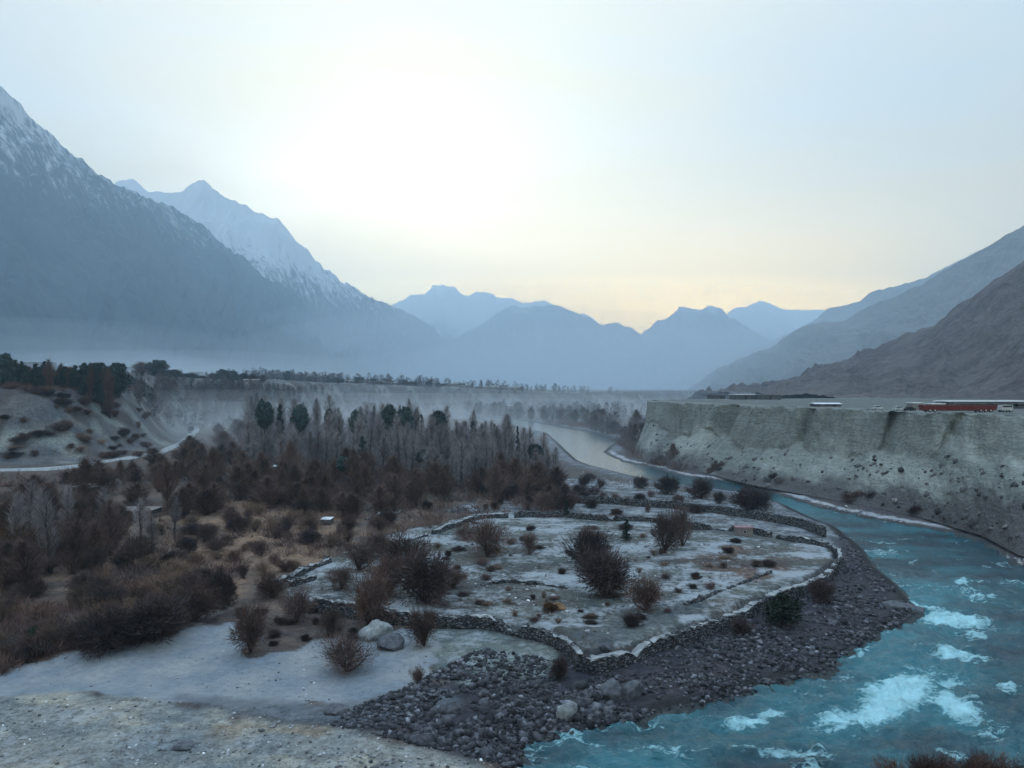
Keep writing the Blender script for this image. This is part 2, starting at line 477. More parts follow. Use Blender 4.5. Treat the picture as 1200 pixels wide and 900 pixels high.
# ------------------------------------------------------------------ ground sheet
def ground():
    fr = np.arange(-41.5, 41.51, 0.11)
    side = np.r_[np.arange(-180, -41.5, 4.6), fr, np.arange(44, 180, 4.6), 180.0]
    th = np.radians(side)
    r1 = np.geomspace(1.5, 42, 60)[:-1]
    r2 = np.geomspace(42, 420, 400)[:-1]
    r3 = np.r_[np.geomspace(420, 1100, 170)[:-1], np.geomspace(1100, 10200, 80)]
    r = np.r_[0.05, r1, r2, r3]
    Rr, Th = np.meshgrid(r, th, indexing='ij')
    X = Rr * np.sin(Th); Y = Rr * np.cos(Th)
    # keep rows close to even in depth, so the front half is a fan of straight rows
    Z = terrain(X, Y)
    dr = sdf(X, Y, river_poly)
    def m(poly, soft=1.5, n=2.0):
        d = sdf(X, Y, poly) + n * fbm(X / 3.0 + 7, Y / 3.0, 3)
        return 1 - smooth(d, -soft, soft)
    col = np.zeros(X.shape + (3,)); frost = np.zeros(X.shape); calm = np.zeros(X.shape)
    def put(w, c, fz=None):
        nonlocal col, frost
        col = col * (1 - w[..., None]) + np.array(c) * w[..., None]
        if fz is not None: frost = frost * (1 - w) + fz * w
    one = np.ones(X.shape)
    put(one, (0.075, 0.07, 0.07), 0.15)
    left = smooth(-X / np.maximum(Y, 1), -0.06, 0.05)
    put(left, (0.085, 0.07, 0.066), 0.1)
    put(m(dry_poly, 4, 6), (0.21, 0.145, 0.105), 0.1)
    put(smooth(fbm(X / 10 + 5, Y / 7, 4), 0.0, 0.3) * left * (1 - smooth(Y, 150, 190)) * 0.7, (0.17, 0.12, 0.095), 0.1)
    for q in ([(50, 712), (110, 702), (160, 694), (150, 708), (100, 722), (60, 726)], [(150, 690), (200, 690), (190, 700), (150, 702)], [(225, 700), (262, 690), (262, 705), (235, 718)]):
        put(m([P(x, y, 2.2) for x, y in q], 0.6, 1.5), (0.26, 0.255, 0.27), 0.3)
    # shores
    shore = 1 - smooth(dr + 2 * fbm(X / 4, Y / 4, 3), 5, 10)
    put(shore * smooth(Y, 100, 140), (0.09, 0.10, 0.12), 0.42)
    put(m(upper_poly, 2, 2), (0.09, 0.10, 0.11), 0.58)
    ar = m([P(x, y, 1.2) for x, y in [(330, 700), (440, 655), (540, 615), (620, 560), (700, 560), (800, 575), (930, 600), (990, 630), (960, 680), (700, 770), (560, 730)]], 2, 3)
    put(ar, (0.08, 0.09, 0.10), 0.5)
    put(m(field_poly, 0.5, 0.3), (0.095, 0.11, 0.108), 0.55)
    frost += 0.55 * fbm(X / 6 + 31, Y / 4.0, 5, .6) * m(field_poly, 0.5, 0.3)
    rp = m([P(x, y, 1.5) for x, y in [(790, 655), (860, 640), (930, 660), (900, 690), (820, 675)]], 1.5, 3)
    put(rp * 0.6 * smooth(fbm(X / 3, Y / 2, 3), -0.3, 0.2), (0.12, 0.065, 0.05), 0.15)
    fr_ = smooth(fbm(X / 6 + 77, Y / 3.5, 4), 0.05, 0.3) * m(field_poly, 0.5, 0.3)
    put(fr_ * 0.6, (0.07, 0.065, 0.065), 0.3)
    gp = m([P(x, y, 1.5) for x, y in [(640, 745), (700, 735), (800, 700), (830, 715), (740, 750), (690, 762)]], 1.0, 2)
    put(gp * 0.7, (0.09, 0.11, 0.125), 0.2)
    put(m(beach_poly, 1.5, 2), (0.042, 0.043, 0.054), 0.02)
    gp = m([P(x, y, 1.0) for x, y in [(505, 742), (560, 738), (650, 765), (640, 790), (560, 800), (500, 800)]], 1.5, 3)
    put(gp, (0.13, 0.16, 0.16), 0.4)
    put(m(sand_poly, 0.25, 2.2), (0.215, 0.25, 0.285), -0.2)
    calm[:] = m(sand_poly, 0.25, 2.2)
    dk = m([P(x, y, 1.0) for x, y in [(215, 818), (330, 822), (420, 818), (520, 800), (540, 825), (420, 845), (330, 842), (240, 832)]], 1.0, 1.2)
    put(dk, (0.12, 0.14, 0.165), -0.2)
    # bluff left
    d, s = seg_dist(X, Y, toe); d = d * s
    b = smooth(d, -6, 4) * smooth(Y, 60, 150)
    put(b, (0.095, 0.10, 0.11), 0.05)
    st = smooth(fbm(X / 14 + 9, Y / 9, 4), 0.0, 0.3) * b * (1 - smooth(d, 40, 55))
    put(st * 0.9, (0.18, 0.205, 0.205), 0.12)
    bs = smooth(fbm(X / 8 + 19, Y / 12, 4), 0.02, 0.25) * b
    put(bs * 0.75, (0.055, 0.045, 0.045), 0.0)
    br = b * smooth(d, 24, 34) * (1 - smooth(d, 60, 80)) * smooth(-X, 112, 125) * (1 - smooth(Y, 300, 330))
    put(br * 0.85, (0.04, 0.033, 0.034), 0.0)
    put(smooth(d, 60, 110) * smooth(Y, 150, 300), (0.11, 0.12, 0.13), 0.45)
    # right terrace
    d, s = seg_dist(X, Y, T_L); d = d * s
    put(smooth(d, -1, 1), (0.12, 0.135, 0.135), 0.12)
    d2, s2 = seg_dist(X, Y, F_L); d2 = d2 * s2
    put(smooth(d2, -9, -5) * (1 - smooth(d, -1, 1)), (0.075, 0.07, 0.08), 0.1)
    wl_ = smooth(dr + 0.8 * fbm(X / 2, Y / 2, 2), 0.2, 1.0) * (1 - smooth(dr + 0.8 * fbm(X / 2, Y / 2, 2), 1.6, 2.6))
    put(wl_ * smooth(d2, -16, -8), (0.36, 0.38, 0.42), 0.5)
    # near bank
    d, s = seg_dist(X, Y, bank_edge); d = -d * s
    nb = smooth(d + 1.0 * fbm(X / 2, Y / 2, 3), 0, 1.5)
    put(nb, (0.20, 0.22, 0.225), 0.3)
    oc = nb * np.maximum(smooth(fbm(X / 6 + 3, Y / 4, 4), 0.12, 0.3), m([P(x, y, 6.0) for x, y in [(225, 868), (290, 850), (400, 862), (330, 905), (200, 905)]], 0.7, 2))
    put(oc * 0.8, (0.31, 0.31, 0.275), 0.35)
    oc = nb * smooth(fbm(X / 5 + 13, Y / 3 + 5, 4), 0.22, 0.4) * (1 - smooth(d, 2, 6))
    put(oc * 0.55, (0.19, 0.14, 0.095), 0.0)
    put(smooth(Y, 31, 26) if False else (1 - smooth(Y, 26, 31)), (0.09, 0.08, 0.075), 0.05)
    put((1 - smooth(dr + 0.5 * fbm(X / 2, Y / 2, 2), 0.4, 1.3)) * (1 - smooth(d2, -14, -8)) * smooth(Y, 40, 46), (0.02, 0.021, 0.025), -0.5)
    # river bed
    put(1 - smooth(dr, -0.6, 0.0), (0.05, 0.06, 0.065), 0.0)
    nr, nc = X.shape
    v = np.stack([X, Y, Z], -1).reshape(-1, 3)
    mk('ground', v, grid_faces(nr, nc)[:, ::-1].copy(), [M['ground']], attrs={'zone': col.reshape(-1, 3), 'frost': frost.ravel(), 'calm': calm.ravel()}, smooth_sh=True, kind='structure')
ground()

# ------------------------------------------------------------------ river
def water_mat():
    t = NT('glacier_water')
    fo = t.attr('foam', 'Fac')
    tb = t.attr('turb', 'Fac')
    v1 = t.noise(0.40, 8, 0.62, stretch=(0.5, 1.1, 1), dist=1.3)
    v2 = t.noise(1.5, 6, 0.68, stretch=(0.5, 1.2, 1), dist=0.8)
    mm = t.math('ADD', t.math('ADD', t.math('MULTIPLY', v1, 0.5), t.math('MULTIPLY', v2, 0.5)), t.math('MULTIPLY', fo, 0.52))
    f = t.ramp(t.math('SUBTRACT', mm, 0.2), [(0.46, 0.0), (0.54, 0.6), (0.66, 1.0)])
    lo = t.noise(0.10, 4, 0.5, stretch=(0.6, 1, 1))
    deep = t.ramp(lo, [(0.35, (0.005, 0.026, 0.045)), (0.65, (0.012, 0.085, 0.11))])
    milky = t.mix(tb, deep, (0.055, 0.27, 0.33))
    col = t.mix(f, milky, (0.40, 0.70, 0.77))
    t.b.inputs['Specular IOR Level'].default_value = 0.7
    t.b.inputs['IOR'].default_value = 1.33
    r = t.math('ADD', t.math('MULTIPLY', f, 0.5), t.attr('sheen', 'Fac'))
    t.l.new(r, t.b.inputs['Roughness'])
    h = t.math('ADD', t.math('MULTIPLY', v1, 0.7), t.math('MULTIPLY', v2, 0.25))
    h = t.math('MULTIPLY', h, t.attr('chop', 'Fac'))
    t.bump(h, 0.9, 1.0)
    return t.color(col)
def water():
    th = np.radians(np.r_[np.arange(-44, 44, 0.14), np.arange(44, 120, 4)])
    r = np.r_[np.geomspace(34, 120, 330)[:-1], np.geomspace(120, 2200, 220)]
    Rr, Th = np.meshgrid(r, th, indexing='ij')
    X = Rr * np.sin(Th); Y = Rr * np.cos(Th)
    px = 600 + F * X / np.maximum(Y, 1e-3); py = 455 + F * H / np.maximum(Y, 1e-3)
    foam = np.zeros(X.shape); turb = np.zeros(X.shape)
    # rapids: centre of each white patch on the river plane
    for (cx, cy, rx, ry, a, w) in [(1050, 815, 46, 22, -0.3, 1.0), (1022, 838, 46, 12, -0.2, 0.85), (1122, 832, 36, 15, 0.35, 0.85), (990, 845, 45, 16, -0.1, 0.75), (1120, 728, 48, 10, 0.12, 0.9),
                                   (1080, 712, 25, 6, 0.2, 0.7), (1125, 768, 40, 10, 0.15, 0.7), (1110, 800, 30, 8, 0, 0.5), (870, 846, 40, 9, -0.1, 0.6), (905, 838, 22, 6, 0, 0.6),
                                   (1150, 700, 26, 5, 0, 0.5), (1126, 683, 10, 4, 0, 0.7), (1180, 808, 18, 8, 0, 0.6), (1005, 765, 30, 8, -0.5, 0.35), (780, 880, 60, 10, 0, 0.35), (1160, 860, 30, 12, 0, 0.4),
                                   (1140, 745, 30, 6, 0.1, 0.5), (960, 800, 60, 10, -0.3, 0.3)]:
        dx, dy = px - cx, py - cy
        u = (dx * math.cos(a) + dy * math.sin(a)) / rx; v = (-dx * math.sin(a) + dy * math.cos(a)) / ry
        g = np.exp(-(u * u + v * v) * 1.1)
        foam = np.maximum(foam, w * g); turb = np.maximum(turb, np.exp(-(u * u + v * v) * 0.35) * w * 0.8)
    dr = sdf(X, Y, river_poly)
    ed = np.exp(-((dr + 0.6) / 0.8) ** 2) * 0.25 * smooth(fbm(X / 3, Y / 3, 2), -0.2, 0.3)
    foam = np.maximum(foam, ed)
    near = 1 - smooth(Y, 110, 220)
    foam = np.maximum(foam, near * 0.34 * smooth(fbm(X / 5 + 60, Y / 2.2, 4), 0.1, 0.45))
    turb = np.clip(np.maximum(turb, 0.45 * near * smooth(fbm(X / 9, Y / 5, 4), -0.25, 0.3)), 0, 1)
    turb = turb * (1 - 0.75 * smooth(px, 1090, 1190) * smooth(Y, 50, 60))
    tq = np.exp(-((px - 1050) / 60.0) ** 2 - ((py - 650) / 50.0) ** 2)
    turb = np.maximum(turb, 0.5 * np.exp(-((px - 930) / 80.0) ** 2 - ((py - 592) / 14.0) ** 2))
    rough_w = 0.03 + 0.32 * near + 0.9 * foam + 0.25 * turb * near
    Z = 0.06 + rough_w * fbm(X / 1.1 + 0.4 * fbm(X / 3, Y / 3, 2), Y / 0.8, 4) + 0.12 * near * fbm(X / 4.0, Y / 3.0, 3)
    keep = (dr < 2.5) | (sdf(X, Y, riv_far) < 6)
    nr, nc = X.shape
    f = grid_faces(nr, nc)[:, ::-1]
    kf = keep.ravel()[f].any(1)
    f = f[kf]
    used = np.unique(f); mp_ = np.zeros(nr * nc, int); mp_[used] = np.arange(len(used))
    v = np.stack([X, Y, Z], -1).reshape(-1, 3)[used]
    mk('river', v, mp_[f], [water_mat()], attrs={'foam': foam.ravel()[used], 'turb': turb.ravel()[used], 'sheen': (0.15 + 0.0 * Y).ravel()[used], 'chop': (1 - 0.85 * smooth(Y, 120, 190)).ravel()[used]}, smooth_sh=True, kind='structure')
water()

# ------------------------------------------------------------------ cliff
def resample(L, n, bias=None):
    L = np.array(L, float); d = np.r_[0, np.cumsum(np.hypot(*np.diff(L[:, :2], axis=0).T))]
    s = np.linspace(0, 1, n) * d[-1] if bias is None else bias * d[-1]
    return np.stack([np.interp(s, d, L[:, k]) for k in range(L.shape[1])], -1)
def cliff():
    n = 1100; m = 90
    uu = np.arange(len(F_L)); ui = np.interp(np.linspace(0, 1, n), [0, 0.12, 0.25, 0.8, 1.0], [0, 3, 4, 12, 15])
    Fp = np.stack([np.interp(ui, uu, np.array(F_L)[:, k]) for k in (0, 1)], -1)
    Tp = np.stack([np.interp(ui, uu, np.array(T_L)[:, k]) for k in (0, 1)], -1)
    ker = np.hanning(31); ker /= ker.sum()
    for A in (Fp, Tp):
        for k in (0, 1):
            A[:, k] = np.convolve(np.pad(A[:, k], 15, mode='edge'), ker, 'valid')
    s = np.r_[0, np.cumsum(np.hypot(*np.diff(Tp, axis=0).T))]
    v = np.linspace(0, 1, m)
    S, V = np.meshgrid(s, v, indexing='ij')
    # talus cones of varying height leaning on an upright earth face
    tal = 0.46 + 0.30 * fbm(s / 22.0, s * 0 + 3, 4) + 0.06 * fbm(s / 5.0, s * 0 + 8, 2)
    tal = np.clip(tal, 0.22, 0.8)[:, None]
    hz_ = np.where(V < 0.45, V / 0.45 * tal, tal + (V - 0.45) / 0.43 * (1 - tal)); hz_ = np.clip(hz_, 0, 1)
    back = np.clip((V - 0.88) / 0.12, 0, 1)
    w = np.where(V < 0.45, V / 0.45 * 0.80, 0.80 + 0.2 * np.clip((V - 0.45) / 0.43, 0, 1))
    z0 = 0.9; Z = z0 + (TZ + 0.06 - z0) * hz_
    X = Fp[:, 0][:, None] * (1 - w) + Tp[:, 0][:, None] * w
    Y = Fp[:, 1][:, None] * (1 - w) + Tp[:, 1][:, None] * w
    D = Tp - Fp; D /= np.hypot(D[:, 0], D[:, 1])[:, None] + 1e-6
    X = X + D[:, 0][:, None] * back * 7; Y = Y + D[:, 1][:, None] * back * 7
    face = smooth(V, 0.42, 0.5) * (1 - smooth(V, 0.86, 0.9))
    ta = smooth(V, 0.0, 0.1) * (1 - smooth(V, 0.42, 0.5))
    flute = ridged(S / 7.0, Z / 40.0, 3) - 0.5
    disp = face * (-1.3 * flute - 0.9 * (ridged(S / 2.3, Z / 16.0, 3) - .5) + 0.45 * fbm(S / 1.6, Z / 2.4, 4)) + ta * (1.6 * fbm(S / 6.0, Z / 9.0 + S / 30, 4) + 0.7 * fbm(S / 1.6, Z / 2.0, 3))
    # the deep cleft
    cl = np.exp(-((Y - 166) / 2.6) ** 2)
    disp = disp + face * (cl * 4.5 + 3.5 * np.exp(-((Y - 231) / 2.2) ** 2) + 2.5 * np.exp(-((Y - 150) / 1.6) ** 2) + 2.5 * np.exp(-((Y - 196) / 1.5) ** 2))
    edge = smooth(V, 0.8, 0.88) * (1 - smooth(V, 0.9, 1.0))
    disp = disp + smooth(V, 0.5, 0.88) * (1 - smooth(V, 0.92, 1.0)) * (3.6 * fbm(S / 13.0, S * 0 + 5, 3) + 1.8 * fbm(S / 3.2, S * 0, 4))
    X = X + D[:, 0][:, None] * disp; Y = Y + D[:, 1][:, None] * disp
    Z = Z + ta * 0.5 * fbm(S / 1.2, V * 20, 3) + edge * (0.35 * fbm(S / 2.0, V, 2) - 0.5 * smooth(fbm(S / 6.0, S * 0 + 11, 3), 0.1, 0.4))
    pale = smooth(V, 0.08, 0.2) * (1 - smooth(V + 0.25 * fbm(S / 5.0, V * 5, 4), 0.42, 0.62)) * smooth(fbm(S / 26.0 + 2, V * 2 + S / 40, 4), -0.25, 0.25)
    t = NT('cliff_earth')
    a = t.noise(0.30, 8, 0.7, stretch=(1, 1, 0.30), dist=0.5); b = t.noise(0.6, 6, 0.6, stretch=(0.35, 0.35, 3.0)); c = t.noise(2.0, 4, 0.65)
    mm = t.math('ADD', t.math('ADD', t.math('MULTIPLY', a, 0.45), t.math('MULTIPLY', b, 0.3)), t.math('MULTIPLY', c, 0.25))
    col = t.ramp(mm, [(0.36, (0.105, 0.12, 0.12)), (0.5, (0.18, 0.20, 0.19)), (0.64, (0.26, 0.28, 0.26))])
    p = t.attr('pale', 'Fac')
    pc = t.ramp(mm, [(0.4, (0.20, 0.22, 0.21)), (0.62, (0.37, 0.40, 0.375))])
    col = t.mix(p, col, pc)
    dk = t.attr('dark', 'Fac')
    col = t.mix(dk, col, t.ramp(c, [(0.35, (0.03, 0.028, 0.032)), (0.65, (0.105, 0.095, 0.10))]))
    vo = t.n.new('ShaderNodeTexVoronoi'); vo.inputs['Scale'].default_value = 0.9; t.l.new(t.co.outputs['Object'], vo.inputs['Vector'])
    vs_ = t.ramp(vo.outputs['Distance'], [(0.10, 1.14), (0.4, 0.96)])
    st_ = t.ramp(t.noise(0.25, 3, 0.6, stretch=(0.1, 0.1, 4.0)), [(0.38, 0.92), (0.62, 1.06)])
    col = t.mix(1.0, t.mix(1.0, col, vs_, 'MULTIPLY'), st_, 'MULTIPLY')
    t.bump(t.math('ADD', mm, t.math('MULTIPLY', vo.outputs['Distance'], -0.3)), 1.3)
    mt = t.color(col)
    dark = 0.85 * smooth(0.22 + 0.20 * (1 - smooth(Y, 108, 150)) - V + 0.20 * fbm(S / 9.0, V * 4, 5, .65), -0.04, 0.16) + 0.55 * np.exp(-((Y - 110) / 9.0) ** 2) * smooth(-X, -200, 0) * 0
    v3 = np.stack([X, Y, Z], -1).reshape(-1, 3)
    global SCREE
    wgt = (V < 0.42) & (V > 0.02); idx = np.flatnonzero(wgt.ravel() & (v3[:, 1] < 330) & (v3[:, 1] > 60)); SCREE = v3[rng.choice(idx, 1500)]
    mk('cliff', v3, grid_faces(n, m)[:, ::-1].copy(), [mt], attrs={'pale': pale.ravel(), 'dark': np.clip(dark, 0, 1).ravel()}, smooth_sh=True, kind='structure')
cliff()

# ------------------------------------------------------------------ mountains
def mountain(name, crest, foot, mat, amp, wl, nu=360, nv=130, seed=0, prof=1.15, back=0.8, crest_n=0.25, sc=1.0):
    crest = [(a, b, c * sc) for a, b, c in crest]; foot = [(a * sc, b * sc, c) for a, b, c in foot]; amp *= sc; wl *= sc
    """crest: (px, py, Y); foot: (X, Y, z) matched along the crest"""
    cr = np.array([P3(*c) for c in crest]); ft = np.array(foot, float)
    d = np.r_[0, np.cumsum(np.linalg.norm(np.diff(cr, axis=0), axis=1))]; s = np.linspace(0, d[-1], nu)
    Cp = np.stack([np.interp(s, d, cr[:, k]) for k in range(3)], -1)
    df = np.linspace(0, d[-1], len(ft)); Fp = np.stack([np.interp(s, df, ft[:, k]) for k in range(3)], -1)
    kk = max(5, nu // 14) | 1; ker = np.hanning(kk + 2)[1:-1]; ker /= ker.sum()
    for k in range(3): Fp[:, k] = np.convolve(np.pad(Fp[:, k], kk // 2, mode='edge'), ker, 'valid')
    t = np.linspace(0, 1, nv) ** 1.25
    T = t[None, :]; S = s[:, None] * np.ones_like(T)
    X = Cp[:, 0][:, None] * (1 - T) + Fp[:, 0][:, None] * T
    Y = Cp[:, 1][:, None] * (1 - T) + Fp[:, 1][:, None] * T
    Z = Fp[:, 2][:, None] + (Cp[:, 2] - Fp[:, 2])[:, None] * (1 - T) ** prof
    L = np.hypot(Cp[:, 0] - Fp[:, 0], Cp[:, 1] - Fp[:, 1]).mean()
    g = ridged(S / wl + 0.5 * fbm(S / wl, T * 2 + seed, 2) + seed * 3.1, T * L / (wl * 3.2) + seed, 5, 0.55) - 0.55
    f2 = fbm(X / (wl * 0.3), Y / (wl * 0.3), 5, 0.6)
    w = smooth(T, 0.0, 0.12) * (1 - 0.75 * smooth(T, 0.75, 1.0))
    Z = Z + amp * (1.7 * g * w + 0.35 * f2 * w) + amp * crest_n * 1.0 * fbm(S / (wl * 0.22), S * 0 + seed, 5, 0.6) * (1 - smooth(T, 0, 0.12))
    # far side, so the range has a body
    nb = 14; tb = np.linspace(1, 0, nb + 1)[:-1]
    Dx = (Cp - Fp); Bk = Cp + Dx * np.array([back, back, 0]); Bk[:, 2] = -20
    Xb = Cp[:, 0][:, None] * (1 - tb) + Bk[:, 0][:, None] * tb
    Yb = Cp[:, 1][:, None] * (1 - tb) + Bk[:, 1][:, None] * tb
    Zb = Z[:, :1] * (1 - tb) + Bk[:, 2][:, None] * tb
    V = np.stack([np.c_[Xb, X], np.c_[Yb, Y], np.c_[Zb, Z]], -1)
    V[..., 1] = np.minimum(V[..., 1], 10200)
    mk(name, V.reshape(-1, 3), grid_faces(nu, nv + nb), [mat], smooth_sh=True, kind='structure')

rkL = mountain_mat('left_mountain_rock', (0.006, 0.018, 0.028), (0.05, 0.075, 0.09), 900, 260, 0.6, 0.004, 45)
rkS = mountain_mat('snowy_mountain_rock', (0.03, 0.04, 0.05), (0.11, 0.12, 0.13), 640, 200, 0.75, 0.003, 40)
rkF = mountain_mat('far_snow_rock', (0.03, 0.04, 0.05), (0.10, 0.11, 0.12), 560, 220, 1.0, 0.0015, 80)
rkD = mountain_mat('far_dark_rock', (0.02, 0.03, 0.04), (0.09, 0.10, 0.11), 800, 160, 0.8, 0.0015, 60)
rkR = mountain_mat('right_slope_scree', (0.09, 0.09, 0.095), (0.2, 0.2, 0.195), 2500, 300, 0.0, 0.01, 7)
rkN = mountain_mat('right_near_scree', (0.04, 0.033, 0.038), (0.14, 0.125, 0.128), 2500, 300, 0.0, 0.02, 7)

mountain('left_mountain', [(-420, 10, 2000), (-200, 20, 2250), (-100, 45, 2450), (0, 103, 2650), (38, 133, 2800), (75, 171, 2950), (113, 201, 3120), (151, 222, 3320), (170, 231, 3400), (200, 242, 3600),
          (234, 261, 3800), (264, 286, 3950), (295, 310, 4200), (350, 350, 4600), (400, 385, 5000), (460, 415, 5600), (540, 447, 6400)],
         [(-2600, 500, 60), (-1800, 900, 60), (-1150, 1350, 55), (-950, 1700, 40), (-900, 2100, 30), (-850, 2700, 20), (-800, 3500, 15), (-600, 5200, 10), (-420, 6300, 5)],
         rkL, 125, 420, 640, 230, 1, 1.25)
mountain('snowy_mountain', [(90, 235, 5000), (140, 212, 5150), (155, 212, 5200), (174, 223, 5200), (196, 225, 5250), (211, 222, 5300), (240, 211, 5400), (264, 231, 5500), (295, 246, 5700), (325, 257, 5800),
          (340, 271, 5900), (355, 290, 6000), (378, 310, 6200), (398, 327, 6400), (420, 340, 6600), (437, 351, 6700), (447, 352, 6800), (473, 363, 7000), (510, 387, 7400), (527, 403, 7600), (580, 432, 8300), (640, 452, 9000)],
         [(-2200, 3600, 100), (-1700, 4200, 60), (-1300, 4800, 20), (-1000, 5500, 10), (-600, 6500, 5), (0, 8800, 0)],
         rkS, 170, 560, 620, 200, 2, sc=0.82)
mountain('far_snow_mountain', [(400, 400, 11000), (430, 385, 11000), (458, 357, 11000), (493, 343, 11000), (520, 333, 11200), (543, 345, 11200), (557, 343, 11200), (572, 342, 11200), (587, 350, 11200), (627, 355, 11300),
          (653, 360, 11300), (690, 372, 11400), (740, 400, 11500), (800, 430, 11500)],
         [(-1700, 9300, 0), (-700, 9300, 0), (400, 9600, 0), (1500, 10500, 0)], rkF, 300, 800, 520, 150, 3, sc=0.76)
mountain('middle_ridge', [(430, 440, 9000), (480, 415, 9300), (530, 398, 9500), (560, 385, 9500), (580, 370, 9500), (597, 359, 9500), (612, 361, 9500), (630, 357, 9600), (657, 360, 9600), (687, 370, 9600), (707, 380, 9600), (723, 379, 9600),
          (737, 383, 9700), (753, 391, 9700), (790, 415, 9800), (850, 445, 9800)],
         [(-1500, 8000, 0), (-500, 8000, 0), (500, 8300, 0), (2200, 9000, 0)], rkD, 220, 700, 520, 150, 4, sc=0.76)
mountain('notch_ridge', [(690, 430, 10200), (720, 408, 10200), (753, 391, 10200), (770, 377, 10200), (783, 372, 10200), (797, 361, 10200), (820, 362, 10200), (832, 359, 10200), (850, 366, 10200), (880, 388, 10200), (920, 415, 10000), (980, 440, 10000)],
         [(900, 8800, 0), (1500, 8700, 0), (2400, 8700, 0), (3500, 9000, 0)], rkD, 220, 700, 460, 150, 5, sc=0.76)
mountain('far_right_peak', [(780, 400, 12000), (820, 385, 12000), (855, 364, 12000), (875, 358, 12000), (892, 354, 12000), (920, 361, 12000), (965, 362, 12000), (1020, 362, 12000), (1100, 350, 12000), (1250, 330, 12000)],
         [(1500, 10800, 0), (3000, 10500, 0), (5000, 10000, 0), (8000, 9500, 0)], rkF, 260, 800, 420, 120, 6, sc=0.76)
mountain('right_far_spur', [(770, 458, 8000), (815, 440, 7600), (850, 421, 7000), (900, 402, 6500), (935, 386, 6200), (953, 378, 6000), (969, 362, 5800), (1004, 355, 5600), (1025, 341, 5400), (1049, 334, 5200), (1084, 326, 5000), (1109, 313, 4800), (1200, 270, 4300), (1400, 200, 3600)],
         [(1100, 7200, 0), (1300, 6200, 0), (1500, 5200, 0), (1800, 4300, 10), (2200, 3000, 20)], rkR, 70, 420, 420, 130, 7, sc=0.85)
mountain('right_slope', [(780, 467, 4400), (801, 462, 4000), (832, 437, 3600), (867, 420, 3300), (902, 408, 3100), (920, 394, 3000), (937, 384, 2900), (955, 380, 2850), (990, 375, 2750), (1025, 357, 2650), (1060, 343, 2550), (1095, 324, 2450), (1130, 303, 2350), (1165, 282, 2250),
          (1200, 263, 2150), (1300, 205, 2000), (1450, 120, 1800)],
         [(830, 3500, 14), (700, 2500, 16), (680, 1700, 18), (760, 1300, 18), (1100, 1000, 20), (1700, 700, 20)], rkR, 42, 260, 620, 200, 8)
mountain('right_near_slope', [(800, 470, 1150), (850, 466, 1080), (902, 450, 1000), (937, 441, 950), (990, 422, 890), (1025, 408, 850), (1060, 391, 810), (1095, 380, 780), (1116, 363, 760), (1147, 341, 735), (1175, 322, 715), (1200, 303, 700), (1300, 240, 640), (1500, 110, 560), (1750, -20, 460)],
         [(250, 1000, 19), (230, 800, 19), (200, 600, 19.5), (180, 420, 19.5), (185, 300, 19.5), (220, 200, 19.5), (300, 60, 19.5), (420, -80, 19.5)], rkN, 15, 70, 800, 260, 9, 1.35)

# ------------------------------------------------------------------ plants
def blades(p0, p1, w):
    """thin flat twigs: one triangle from p0 to p1 each"""
    d = p1 - p0; r = rng.normal(size=d.shape); n = np.cross(d, r); n /= np.linalg.norm(n, axis=1)[:, None] + 1e-9
    a = p0 - n * w[:, None] * .5; b = p0 + n * w[:, None] * .5
    v = np.stack([a, b, p1], 1).reshape(-1, 3)
    return v, np.arange(len(v)).reshape(-1, 3)
def shrub_proto(seed, twig, rad=1.0, hgt=1.5, n=4200, wid=0.016, lift=0.25, name='bare_shrub'):
    r = np.random.default_rng(seed)
    root = empty(name, (0, 0, 0))
    st = MB(); ends = []
    ns = 9
    lob = [(r.uniform(0, 2 * math.pi), r.uniform(0.25, 0.75) * rad, r.uniform(0.35, 0.8)) for _ in range(ns)]
    for a, q, hh in lob:
        e = np.array([math.cos(a) * q, math.sin(a) * q, hgt * hh]); mid = e * np.array([0.45, 0.45, 0.5]) + r.normal(0, .05, 3)
        st.tube((0, 0, 0), mid, 0.045, 0.03, 5); st.tube(mid, e, 0.03, 0.012, 5); ends.append(e)
    st.build('stem', M['bark'], root)
    ends = np.array(ends)
    k = r.integers(0, ns, n)
    rr = rad * r.uniform(0.25, 0.55, ns)[k]
    u = r.normal(size=(n, 3)); u /= np.linalg.norm(u, axis=1)[:, None]
    p0 = ends[k] * r.uniform(0.35, 1.05, n)[:, None] + u * (rr * r.random(n) ** 0.5)[:, None]
    h_ = r.random(n) < 0.72
    q_ = u * (r.random(n) ** 0.4)[:, None] * np.array([rad * .72, rad * .72, hgt * .42]) * (1 + .30 * np.sin(3 * np.arctan2(u[:, 1], u[:, 0]) + seed) + .22 * np.sin(5 * u[:, 2] + 2 * u[:, 0] + seed * 2))[:, None] + np.array([0.12 * math.sin(seed * 5), 0, hgt * .44])
    gap = fbm(q_[:, 0] * 2.2 + seed, (q_[:, 1] + q_[:, 2]) * 2.2, 2) < -0.12; q_[gap] = (ends[k] * r.uniform(.5, 1.1, n)[:, None] + u * .12)[gap]
    p0[h_] = q_[h_]
    p0[:, 2] = np.clip(p0[:, 2], 0.03, hgt)
    dirn = u * 0.8 + np.array([0, 0, 0.3]) + r.normal(0, .3, (n, 3))
    ln = r.uniform(0.10, 0.30, n) * rad
    v, f = blades(p0, p0 + dirn * ln[:, None], wid * r.uniform(0.6, 1.5, n))
    mk('twigs', v, f, [twig], root)
    return root
